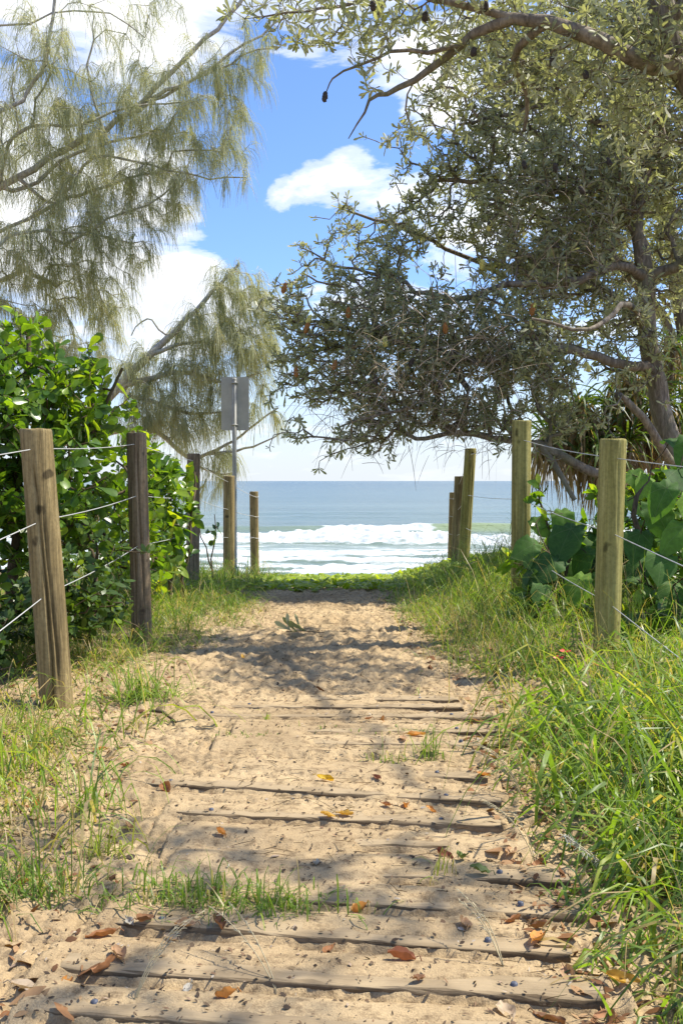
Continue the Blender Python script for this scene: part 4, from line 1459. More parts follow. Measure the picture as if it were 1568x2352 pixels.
shrub('low_shrub', 'small bare-twigged shrub in front of the sea beside the third left post', gb,
      [([gb + [0, 0, -.1], at(490, 1250, 9.6), at(495, 1180, 9.6)], .01, .004, None), ([gb + [0, 0, -.05], at(470, 1260, 9.6), at(460, 1200, 9.6)], .01, .004, None)],
      [(485, 1240, 9.6, .10, .15, .16, .6)], 55, 900, .07, 4, LEAF_ELL, .075, M_SMALLLEAF, 20)
g = at(120, 1500, 4.9); gb = np.array([g[0], 4.9, .0])
shrub('small_leaved_bush', 'dense bush of small dark leaves low behind the leaning post', gb,
      [([gb + [0, 0, -.1], at(110, 1380, 4.95), at(100, 1250, 5)], .02, .006, None), ([gb + [.05, .4, -.1], at(225, 1390, 5.3), at(225, 1300, 5.3)], .008, .005, None), ([gb + [-.3, 0, -.1], at(-20, 1380, 4.9), at(-10, 1250, 4.9)], .016, .005, None)],
      [(60, 1330, 4.9, .42, .3, .22), (220, 1310, 5.3, .22, .3, .22), (40, 1430, 4.7, .3, .25, .14), (200, 1400, 5.2, .22, .25, .12), (270, 1290, 5.6, .12, .25, .2), (120, 1400, 4.9, .4, .25, .16), (230, 1390, 5.4, .2, .2, .14), (0, 1480, 4.6, .25, .2, .12), (250, 1230, 5.6, .16, .2, .15), (160, 1250, 5.3, .3, .25, .18), (260, 1420, 5.4, .16, .15, .08), (290, 1370, 5.7, .14, .2, .12)],
      57, 1600, .05, 9, LEAF_SMALL, .05, M_SMALLLEAF, 300, ang=(35, 90))

# right: broad-leaved plant
mr = empty('large_leaved_plant', (1.75, 5.9, .2), label='plant with very large heart shaped leaves behind the greenish right posts', cat='plant')
T = Tree()
gb = np.array([1.75, 5.9, .1])
BL = []
lst = [(1310, 1215, 5.9, .30), (1275, 1290, 5.8, .30), (1225, 1250, 6.0, .26), (1330, 1330, 5.7, .27), (1245, 1345, 5.7, .20), (1530, 1120, 5.3, .28), (1555, 1080, 5.6, .26), (1500, 1165, 5.4, .24),
       (1470, 1225, 5.5, .26), (1520, 1275, 5.2, .27), (1460, 1330, 5.6, .25), (1545, 1345, 5.3, .24), (1400, 1250, 6.3, .28), (1290, 1180, 6.2, .22), (1380, 1330, 6.0, .26), (1570, 1210, 5.2, .26),
       (1600, 1140, 5.3, .28), (1620, 1250, 5.2, .28), (1440, 1150, 6.0, .22), (1490, 1390, 5.5, .22), (1350, 1400, 5.7, .22), (1290, 1390, 5.7, .18), (1430, 1400, 5.6, .2), (1560, 1420, 5.2, .22), (1650, 1050, 5.5, .28), (1590, 1010, 5.8, .24),
       (1260, 1310, 6.1, .2), (1350, 1230, 6.4, .24), (1490, 1100, 6.2, .24), (1410, 1190, 6.3, .24), (1225, 1330, 5.9, .2), (1345, 1270, 5.9, .24), (1480, 1290, 5.8, .22), (1230, 1200, 6.2, .18), (1320, 1290, 6.2, .22), (1450, 1090, 6.3, .2), (1540, 1010, 6.2, .22), (1400, 1340, 5.7, .2), (1575, 1300, 5.6, .2), (1300, 1240, 6.3, .22)]
st = T.limb([gb + [0, 0, -.2], gb + [.02, 0, .35], gb + [0, .05, .75]], .03, .014, None, .1, .01)
T.limb([gb + [-.25, -.05, -.2], at(1300, 1380, 5.9), at(1310, 1260, 6.0)], .022, .010, None, .1, .01)
T.limb([gb + [.3, -.3, -.2], at(1560, 1350, 5.6), at(1570, 1180, 5.7)], .024, .010, None, .1, .01)
att = np.array([at(a, b, c) for a, b, c, _ in lst])
tips, tdir, ids = T.grow(att, .3, .1, .006, .1)
v, f = T.mesh(.0035, 2.4, .02)
mobj('stem', v, f, M_BARKS, mr, None, True)
def add_veins(m):
    t = m.node_tree
    N = lambda k: t.nodes.new(k)
    tc_ = N('ShaderNodeTexCoord'); se = N('ShaderNodeSeparateXYZ'); t.links.new(tc_.outputs['Object'], se.inputs[0])
    def M_(op, a, b=None):
        n = N('ShaderNodeMath'); n.operation = op
        for i, x in enumerate((a, b)):
            if x is None:
                continue
            if isinstance(x, (int, float)):
                n.inputs[i].default_value = x
            else:
                t.links.new(x, n.inputs[i])
        return n.outputs[0]
    an = M_('ARCTAN2', se.outputs[1], se.outputs[0])
    rad = M_('SQRT', M_('ADD', M_('MULTIPLY', se.outputs[0], se.outputs[0]), M_('MULTIPLY', se.outputs[1], se.outputs[1])))
    main = M_('MULTIPLY', M_('ABSOLUTE', M_('SINE', M_('MULTIPLY', an, 3.5))), rad)
    side = M_('ABSOLUTE', M_('SINE', M_('ADD', M_('MULTIPLY', rad, 42.0), M_('MULTIPLY', M_('ABSOLUTE', M_('SINE', M_('MULTIPLY', an, 3.5))), 5.0))))
    v1 = M_('LESS_THAN', main, 0.017)
    v2 = M_('MULTIPLY', M_('LESS_THAN', side, 0.16), 0.35)
    vv = M_('MAXIMUM', v1, v2)
    for nd in list(t.nodes):
        if nd.type in ('BSDF_PRINCIPLED', 'BSDF_TRANSLUCENT'):
            inp = nd.inputs['Base Color'] if nd.type == 'BSDF_PRINCIPLED' else nd.inputs['Color']
            src = inp.links[0].from_socket
            mx = N('ShaderNodeMix'); mx.data_type = 'RGBA'
            t.links.new(M_('MULTIPLY', vv, 0.45), mx.inputs[0]); t.links.new(src, mx.inputs[6]); mx.inputs[7].default_value = (.22, .30, .12, 1)
            t.links.new(mx.outputs[2], inp)
            if nd.type == 'BSDF_PRINCIPLED':
                bp = N('ShaderNodeBump'); bp.inputs['Strength'].default_value = .4; bp.inputs['Distance'].default_value = .02; bp.invert = True
                t.links.new(vv, bp.inputs['Height']); t.links.new(bp.outputs[0], nd.inputs['Normal'])


add_veins(M_BIGLEAF)
def ragged_heart(seed):
    r = np.random.default_rng(seed)
    v = HEART[0].copy()
    v[1:17, :2] *= r.uniform(.94, 1.06, (16, 1)); v[17:, :2] *= r.uniform(.95, 1.04, (16, 1))
    k = 17 + r.integers(1, 15, 2)
    v[k, :2] *= (.84 if seed % 2 else 1)                                     # bites
    v[:, 2] += .32 * np.abs(v[:, 1]) ** 1.3 * r.uniform(.4, 1.2) - .20 * np.clip(v[:, 0], 0, 1) ** 2 * r.uniform(.5, 2) + r.normal(0, .012, len(v))
    return v


vars_ = [mesh_data('leaf', ragged_heart(i_), HEART[1], M_BIGLEAF, {'tint': np.full(len(HEART[0]), q)}, True) for i_, q in enumerate((.1, .25, .4, .55, .75, .95))]
for k, p in enumerate(tips):
    s = lst[int(np.argmin(np.sum((att - p) ** 2, 1)))][3]
    d = np.array([rng.normal(-.15, .5), -.55 + rng.normal(0, .25), -.65 + rng.normal(0, .25)])
    up = norm(np.array([rng.normal(0, .3), -.55, .75 + rng.normal(0, .25)]))
    Fm = frames(d[None], up[None])[0]
    o = bpy.data.objects.new('leaf', vars_[rng.integers(0, 6)])
    COL.objects.link(o); o.parent = mr
    M = Matrix.Identity(4)
    for a in range(3):
        for b in range(3):
            M[a][b] = float(Fm[a, b] * s * (.78 + .25 * ((k * 7) % 5) / 5))
        M[a][3] = float(p[a]) - mr.location[a]
    o.matrix_basis = M

g = at(1240, 1420, 5.9); gb = np.array([g[0], 5.9, .08])
shrub('glossy_shrub', 'small glossy shrub with oval leaves at the foot of the tall right post', gb,
      [([gb + [0, 0, -.1], at(1230, 1370, 5.9), at(1220, 1290, 5.9)], .012, .005, None), ([gb + [.2, 0, -.1], at(1310, 1400, 5.9), at(1320, 1330, 5.9)], .012, .005, None)],
      [(1215, 1330, 5.9, .11, .15, .11), (1250, 1390, 5.8, .18, .2, .09), (1330, 1400, 5.8, .2, .2, .10), (1190, 1290, 6.0, .05, .1, .05)],
      61, 900, .075, 5, LEAF_ELL, .095, M_SHRUB, 120)
g = at(1240, 1290, 6.2); gb = np.array([g[0], 6.25, .2])
shrub('climbing_vine', 'thin leafy vine climbing the wire beside the tall right post', gb,
      [([gb + [0, 0, -.1], at(1260, 1220, 6.2), at(1235, 1150, 6.25), at(1222, 1110, 6.3)], .007, .003, None)],
      [(1235, 1140, 6.25, .08, .06, .10), (1255, 1185, 6.2, .1, .06, .05)], 63, 3500, .055, 3, LEAF_ELL, .075, M_SHRUB, 60)
g = at(1440, 1420, 6.4)
shrub('understorey_bush', 'dark leafy bush under the large leaves on the right', np.array([1.9, 6.4, .1]),
      [([(1.9, 6.4, 0), (1.9, 6.4, .35), (1.85, 6.4, .6)], .02, .008, None), ([(1.4, 6.3, 0), (1.42, 6.3, .3)], .014, .006, None), ([(2.4, 6.4, 0), (2.4, 6.4, .5)], .014, .006, None)],
      [(1450, 1300, 6.5, .55, .35, .35), (1300, 1390, 6.2, .3, .3, .15), (1560, 1180, 6.5, .35, .3, .35), (1420, 1130, 6.9, .3, .3, .15), (1620, 1330, 5.6, .3, .4, .4), (1380, 1400, 5.9, .5, .3, .16), (1480, 1420, 5.4, .4, .3, .14), (1260, 1250, 6.7, .25, .3, .2)],
      65, 800, .07, 6, LEAF_ELL, .085, M_SHRUB, 120)

# pandanus behind the trunk
pd = empty('pandanus', (3.55, 11.2, .1), label='pandanus behind the banksia trunk with hanging dead leaf skirts', cat='tree')
T = Tree()
pb = np.array([3.6, 11.2, -.2])
T.limb([pb, (3.55, 11.2, .6), at(1500, 1000, 11.2)], .10, .07, None, .1, .006)
heads = [at(1450, 860, 11.0), at(1545, 800, 11.4), at(1350, 1000, 11.0), at(1290, 985, 11.3), at(1440, 1010, 10.8), at(1600, 900, 11.0), at(1410, 930, 11.2), at(1330, 930, 10.9), at(1260, 1010, 10.9), at(1500, 930, 10.9), at(1560, 980, 10.8), at(1380, 1050, 10.7)]
for h in heads:
    m_ = (h + T.p[-1]) / 2 + [0, 0, -.1]
    T.limb([(h + np.array([3.5, 11.2, 1.2])) / 2 + [0, 0, -.15], h], .06, .045, T.nearest((3.5, 11.2, 1.2)), .1, .006)
v, f = T.mesh(.04, 2.4, .1)
mobj('trunk', v, f, bark_mat('pandanus_bark', (.16, .12, .08), (.30, .235, .16), (.42, .35, .25), 8, 20, .6), pd, None, True)
Ps, Ds, Ls, Ts, Dr = [], [], [], [], []
for h in heads:
    for k in range(46):     # green crown
        a = rng.uniform(0, 2 * np.pi); e = rng.uniform(-.1, 1.2)
        Ps.append(h); Ds.append([math.cos(a) * math.cos(e), math.sin(a) * math.cos(e), math.sin(e)]); Ls.append(rng.uniform(.45, .8)); Ts.append(rng.uniform(0, .62)); Dr.append(rng.uniform(.8, 2.2))
    for k in range(85):     # dead skirt hanging
        a = rng.uniform(0, 2 * np.pi)
        Ps.append(h + rng.normal(0, .07, 3) - [0, 0, .05]); Ds.append([math.cos(a) * .55, math.sin(a) * .55, -.35]); Ls.append(rng.uniform(.4, .8)); Ts.append(rng.uniform(.7, 1)); Dr.append(rng.uniform(3, 6))
v, f, t = ribbons(np.array(Ps), np.array(Ds), np.array(Ls), np.full(len(Ps), .03), np.array(Dr), 6, .9, np.array(Ts))
mobj('leaves', v, f, M_PAND, pd, {'tint': t}, False, kind='stuff')

# ------------------------------------------------------------------ grass


def grass(name, label, pos, hgt, wid, droop, tint, lean=.45, seg=5, dirb=None, kind='stuff', cat='grass', parent=None, group=None, per=None):
    n = len(pos)
    a = rng.uniform(0, 2 * np.pi, n)
    ln = np.abs(rng.normal(0, lean, n))
    if per:
        # each clump has its own height, vigour, colour and lean
        c = np.arange(n) // per
        m = c.max() + 1
        hgt = hgt * np.clip(rng.lognormal(0, .38, m), .45, 1.6)[c]
        wid = wid * rng.lognormal(0, .25, m)[c]
        live = tint < .84
        tint = np.where(live, np.clip(tint + rng.normal(0, .17, m)[c], 0, .83), tint)
        tilt = np.column_stack([rng.normal(0, .35, (m, 2)), np.zeros(m)])[c]
        dirb = tilt + (0 if dirb is None else dirb)
    d0 = np.stack([np.cos(a) * ln, np.sin(a) * ln, np.ones(n)], -1)
    if dirb is not None:
        d0 = d0 + dirb
    side = norm(np.stack([-np.sin(a) + rng.normal(0, .35, n), np.cos(a) + rng.normal(0, .35, n), np.zeros(n)], -1))
    v, f, t = ribbons(pos, d0, hgt, wid, droop, seg, .9, tint, side)
    return mobj(name, v, f, M_GRASS, parent, {'tint': t}, True, kind=kind, label=label, cat=cat, group=group)


def clumped(n, x0, x1, y0, y1, cl=.09, per=14, ok=None, seed=0):
    r = np.random.default_rng(seed)
    c = np.stack([r.uniform(x0, x1, n // per), r.uniform(y0, y1, n // per)], -1)
    if ok is not None:
        c = c[ok(c[:, 0], c[:, 1])]
    p = np.repeat(c, per, 0) + r.normal(0, cl, (len(c) * per, 2))
    return p


def g3(p, sink=.02):
    z = gz(p[:, 0], p[:, 1])
    return np.stack([p[:, 0], p[:, 1], z - sink], -1)


YE = np.array([0, 1.74, 1.98, 2.3, 2.91, 3.64, 4.38, 5.48, 6.66, 7.87, 9.0, 14])
XE = np.array([.52, .52, .50, .50, .50, .58, .62, .50, .48, .38, .42, .4])
redge = lambda y: np.interp(y, YE, XE)
# right verge, near: long arching blades
p = clumped(11000, .4, 2.3, 1.35, 5.0, .06, 10, lambda x, y: x > redge(y) + .05 + .08 * rng.random(len(x)), 71)
n = len(p); dist = p[:, 0] - redge(p[:, 1])
h = (.16 + .24 * np.clip(dist / .5, 0, 1)) * rng.uniform(.6, 1.5, n)
h = h * np.interp(p[:, 1], [2.6, 3.6, 4.5], [1, .8, .55])
tint = np.clip(rng.beta(2.2, 2.4, n) * .95, 0, 1); tint = np.where(rng.random(n) < .11, rng.uniform(.86, 1, n), tint)
grass('verge_grass', 'tall sunlit grass crowding the right side of the planks', g3(p), h, rng.uniform(.0045, .012, n), rng.uniform(.6, 3.8, n), tint, .5, 6, np.array([-.16, -.08, 0]), per=10)
# long broad blades standing above the rest
p = clumped(560, .6, 1.9, 1.45, 3.7, .05, 6, lambda x, y: x > redge(y) + .1, 76)
n = len(p)
grass('verge_grass', 'long broad arching blades rising above the right grass', g3(p), rng.uniform(.35, .62, n), rng.uniform(.009, .015, n), rng.uniform(1.2, 3.6, n), rng.uniform(.25, .8, n), .45, 8, np.array([-.12, -.12, 0]), per=6)
p = clumped(700, .55, 2.0, 1.6, 6.5, .08, 5, lambda x, y: x > redge(y) + .05, 77)
n = len(p)
grass('verge_grass', 'thin straw stalks among the right grass', g3(p), rng.uniform(.25, .5, n), rng.uniform(.0025, .004, n), rng.uniform(.3, 1.6, n), rng.uniform(.86, 1, n), .5, 5, np.array([-.15, -.1, 0]))
# right verge, far
p = clumped(13000, .3, 2.2, 5.0, 9.5, .07, 14, lambda x, y: x > redge(y) + .03 * rng.random(len(x)), 72)
n = len(p); dist = p[:, 0] - redge(p[:, 1])
h = (.12 + .18 * np.clip(dist / .4, 0, 1)) * rng.uniform(.6, 1.5, n)
tint = rng.beta(2.6, 2.0, n) * .84; tint = np.where(rng.random(n) < .10, rng.uniform(.86, 1, n), tint)
grass('verge_grass', 'yellow green grass at the foot of the far right posts', g3(p), h, rng.uniform(.003, .006, n), rng.uniform(.6, 2.6, n), tint, .6, 4, np.array([-.1, -.05, 0]), per=14)
# left verge, far (foot of the brown post on to the crest)
ledge = lambda y: np.interp(y, [4.2, 5.2, 6.0, 7.0, 8.0, 9, 14], [-1.0, -.92, -.70, -.64, -.66, -.5, -.5])
p = clumped(17000, -2.4, -.5, 4.9, 11.5, .07, 14, lambda x, y: x < ledge(y) - .06 * rng.random(len(x)), 73)
n = len(p); dist = ledge(p[:, 1]) - p[:, 0]
h = (.12 + .16 * np.clip(dist / .4, 0, 1)) * rng.uniform(.6, 1.5, n)
tint = rng.beta(2.2, 2.4, n) * .84; tint = np.where(rng.random(n) < .22, rng.uniform(.86, 1, n), tint)
grass('verge_grass', 'mixed green and straw grass along the left posts', g3(p), h, rng.uniform(.003, .006, n), rng.uniform(.8, 2.8, n), tint, .6, 4, np.array([.18, -.05, 0]), per=14)
# left verge, near: straw and green, sparse
p = clumped(5000, -1.9, -.55, 1.9, 5.4, .06, 10, lambda x, y: x < np.interp(y, [2, 2.5, 3.0, 3.6, 4.3, 5], [-.72, -.62, -.82, -.92, -1.08, -1.15]) - .1 * rng.random(len(x)), 74)
n = len(p)
tint = rng.beta(2.2, 2.2, n) * .84; tint = np.where(rng.random(n) < .40, rng.uniform(.86, 1, n), tint)
grass('verge_grass', 'loose grass and straw spilling in at the near left edge', g3(p), .17 * rng.uniform(.5, 1.6, n), rng.uniform(.003, .007, n), rng.uniform(.8, 3, n), tint, .7, 5, np.array([.2, -.1, 0]), per=10)
p = clumped(260, -1.35, -.72, 2.3, 4.0, .05, 6, None, 78)
n = len(p)
tint = np.where(rng.random(n) < .35, rng.uniform(.86, 1, n), rng.uniform(.3, .82, n))
grass('verge_grass', 'long wispy blades arching in from the left edge over the sand', g3(p), rng.uniform(.22, .45, n), rng.uniform(.004, .009, n), rng.uniform(1.2, 3.6, n), tint, .45, 8, np.array([.25, -.1, 0]), per=6)
# low grass far beyond the fence
p = clumped(9000, -3.2, 3.6, 10.5, 14.3, .12, 12, lambda x, y: np.abs(x - .15) > .9, 75)
n = len(p)
tint = rng.beta(2.5, 2, n) * .84
grass('verge_grass', 'low grass on the dune crest before the beach', g3(p), .15 * rng.uniform(.5, 1.5, n), rng.uniform(.004, .008, n), rng.uniform(.5, 2.5, n), tint, .5, 3)

# creeper carpet over the crest
n = 6500
pp = np.stack([rng.uniform(-1.7, 1.9, n), rng.uniform(8.3, 14.6, n)], -1)
keep = (pp[:, 1] > 8.55 + .5 * NZ.fbm(pp[:, 0] * 2, pp[:, 1] * 2, 2)) & (pp[:, 1] < 14.4)
pp = pp[keep]; n = len(pp)
pos = g3(pp, 0) + np.stack([np.zeros(n), np.zeros(n), rng.uniform(.01, .07, n)], -1)
a = rng.uniform(0, 2 * np.pi, n)
Fm = frames(np.stack([np.cos(a), np.sin(a), rng.normal(.1, .3, n)], -1), norm(np.stack([rng.normal(0, .45, n), rng.normal(-.2, .45, n), np.ones(n)], -1)))
v, f, t = scatter(HEART[0], HEART[1], pos, Fm, rng.uniform(.05, .10, n), rng.beta(2.5, 2, n))
mobj('beach_creeper', v, f, M_COVER, None, {'tint': t}, True, kind='stuff', label='bright green creeper carpet between the path end and the beach', cat='ground cover')

# single tufts on the path
TUFTS = [
    (560, 2100, 230, .10, .22, 'thick green tuft sprawling across the planks in the left foreground', .2),
    (430, 2085, 170, .10, .20, 'grass tuft joined to the left end of the sprawling foreground tuft', .2),
    (650, 2110, 46, .10, .06, 'small bright tuft at the right tip of the sprawling foreground tuft', .35),
    (330, 1608, 170, .26, .15, 'upright grass tuft beside the foot of the leaning tan post', .25),
    (890, 1748, 50, .075, .07, 'short mossy green tuft in the middle of the path', .45),
    (985, 1742, 40, .12, .05, 'spiky tuft beside the grey plank on the right of the path', .2),
    (612, 1660, 10, .06, .012, 'tiny single shoot in front of the pale plank', .5),
    (1015, 2030, 12, .10, .03, 'few bright blades sprouting by the green fallen leaf', .6),
    (245, 1960, 46, .19, .07, 'bright upright blades in the sunlit sand on the left', .6),
    (205, 1860, 30, .24, .07, 'arching broad blades in the shade near the left edge', .35),
    (960, 1600, 10, .10, .012, 'single thin shoot at the end of the far planks', .2),
    (760, 1690, 60, .03, .20, 'thin line of short moss-like grass across the shaded path', .1),
    (560, 1705, 60, .03, .12, 'low green turf strip on the left of the shaded path', .1),
    (940, 1690, 45, .035, .12, 'low grass strip beside the orange leaf on the planks', .1),
    (60, 2060, 240, .17, .20, 'dark blue green grass clump leaning in from the left foreground', .05),
    (20, 1790, 60, .32, .10, 'bright clump of long blades at the left edge', .5),
]
for k, (px, py, nb, hh, sp, lab, tb) in enumerate(TUFTS):
    c = on_ground(px, py, 0.0)
    nb = int(nb)
    q = np.stack([c[0] + rng.normal(0, sp * .55, nb), c[1] + rng.normal(0, sp * .18 if hh < .05 or sp > .1 else sp * .5, nb)], -1)
    z = np.array([sand_at(a_, b_) for a_, b_ in q]) - .008
    tint = np.clip(tb + rng.beta(2, 2, nb) * .5, 0, .82); tint = np.where(rng.random(nb) < .1, rng.uniform(.86, 1, nb), tint)
    root = empty('grass_tuft', c, label=lab, cat='grass tuft')
    o = grass('blades', None, np.column_stack([q, z]), hh * rng.uniform(.5, 1.35, nb), rng.uniform(.003, .0065, nb) * (1.4 if hh > .2 else .9), rng.uniform(.4, 2.6, nb), tint, 1.0 if sp > .13 else (.7 if sp > .05 else .35), 5, None, 'stuff', None, root)

# seed stalks
M_STRAW = plain_mat('straw', (0.42, 0.36, 0.22), .7, 0, .2, 30)


def seed_stalk(label, px, py, lean, hh, n=1):
    c = on_ground(px, py, 0)
    root = empty('seed_stalk', c, label=label, cat='grass stalk')
    parts, sp = [], []
    for k in range(n):
        s = np.linspace(0, 1, 9)
        ld = np.array(lean) + rng.normal(0, .12, 2)
        q = np.stack([c[0] + ld[0] * s ** 1.5 * hh, c[1] + ld[1] * s ** 1.5 * hh, hh * (s - .25 * s ** 3) - .01], -1)
        v, f = tube(q, np.linspace(.0012, .0007, 9), 4)
        parts.append((v, f))
        tb = np.linspace(.5, 1, 26)
        b = np.stack([np.interp(tb, s, q[:, i]) for i in range(3)], -1)
        m = len(b)
        v, f, _ = ribbons(b, rng.normal(0, .35, (m, 3)) + norm(q[-1] - q[-3]), np.full(m, .011), np.full(m, .0028), np.full(m, .5), 2, .9)
        sp.append((v, f))
    v, f, _ = join(parts); mobj('stalk', v, f, M_STRAW, root)
    v, f, _ = join(sp); mobj('seed_head', v, f, M_STRAW, root)


seed_stalk('pale seed stalks bending over the left end of the lower planks', 300, 2330, (.6, .5), .20, 3)
seed_stalk('thin seed stalk crossing the middle plank in the left foreground', 640, 2290, (-.8, .9), .16, 2)
seed_stalk('forked straw stalk standing on the bottom right planks', 1160, 2240, (-.35, .5), .17, 3)
seed_stalk('seeded grass stalks leaning from the right verge over the upper planks', 1200, 1840, (-.6, .0), .24, 5)
seed_stalk('straw seed stalks leaning from the right verge lower down', 1230, 1990, (-.55, .05), .22, 3)
# fluffy seed head
c = at(1350, 1965, 2.35)
root = empty('fluffy_seed_head', (c[0], c[1], 0), label='fluffy white grass seed head in the right foreground', cat='grass stalk')
q = np.array([[c[0] + .06, c[1] + .05, -.01], [c[0] + .03, c[1] + .02, c[2] * .6], c + [-.06, 0, .05], c + [0, 0, .01], c + [.07, 0, -.05]])
v, f = tube(q, .0015, 4); mobj('stalk', v, f, M_STRAW, root)
s = rng.random(260)
b = (c + [-.06, 0, .05])[None] * (1 - s[:, None]) + (c + [.07, 0, -.05])[None] * s[:, None]
v, f, t = ribbons(b, rng.normal(0, 1, (260, 3)), rng.uniform(.008, .02, 260), np.full(260, .0014), np.full(260, .6), 2, .6)
mobj('fluff', v, f, plain_mat('seed_fluff', (.62, .60, .5), .8, 0, .1, 20), root)

# ------------------------------------------------------------------ fallen leaves
LEAFCOL = {
    'yellow': (0.62, 0.42, 0.03), 'ochre': (0.50, 0.30, 0.05), 'orange': (0.55, 0.25, 0.06), 'rust': (0.33, 0.15, 0.06),
    'brown': (0.19, 0.095, 0.045), 'tan': (0.42, 0.26, 0.14), 'pale': (0.50, 0.39, 0.26), 'green': (0.12, 0.17, 0.05), 'grey': (0.38, 0.36, 0.31), 'redbrown': (0.26, 0.10, 0.05)}
LM = {}


def fallen_mat(kind):
    if kind in LM:
        return LM[kind]
    c = LEAFCOL[kind]
    m = leaf_mat('fallen_leaf_' + kind, [(0, tuple(x * .75 for x in c)), (1, tuple(min(1, x * 1.2) for x in c))], trans=.25, tcol=(1.3, 1.1, .7), rough=.6, spec=.3)
    LM[kind] = m
    return m


def curled_leaf(L, W, curl, seed):
    r = np.random.default_rng(seed)
    nx, ny = 9, 7
    v = []
    for i in range(nx):
        t = i / (nx - 1)
        h = W * (math.sin(np.pi * min(1, t * .93 + .035)) ** .75)
        for j in range(ny):
            s = (j / (ny - 1) - .5) * 2
            z = curl * (abs(s) ** 1.7 * h * .9) + curl * .35 * L * (t - .5) ** 2 * 1.5 + r.normal(0, .0016) + .12 * W * math.sin(5 * t + 3 * s + seed)
            v.append([(t - .5) * L, s * h * (1 - .25 * abs(curl)), z])
    v = np.array(v)
    v[:, 2] -= v[:, 2].min()
    f = [[i * ny + j, (i + 1) * ny + j, (i + 1) * ny + j + 1, i * ny + j + 1] for i in range(nx - 1) for j in range(ny - 1)]
    # stalk
    sv, sf = tube(np.array([[-L / 2, 0, v[ny // 2, 2]], [-L * .62, .01 * L, v[ny // 2, 2] + .004], [-L * .75, .03 * L, .003]]), .0012, 4)
    return v, np.array(f), sv, sf


def plank_or_sand(x, y):
    z = sand_at(x, y)
    for p0, p1, t0, t1 in PL:
        d = p1 - p0; L2 = np.sum(d[:2] ** 2)
        t = ((x - p0[0]) * d[0] + (y - p0[1]) * d[1]) / L2
        dd = ((x - p0[0]) * -d[1] + (y - p0[1]) * d[0]) / math.sqrt(L2)
        if t0 < t < t1 and -.005 < dd < .09:
            z = max(z, .027)
    return z


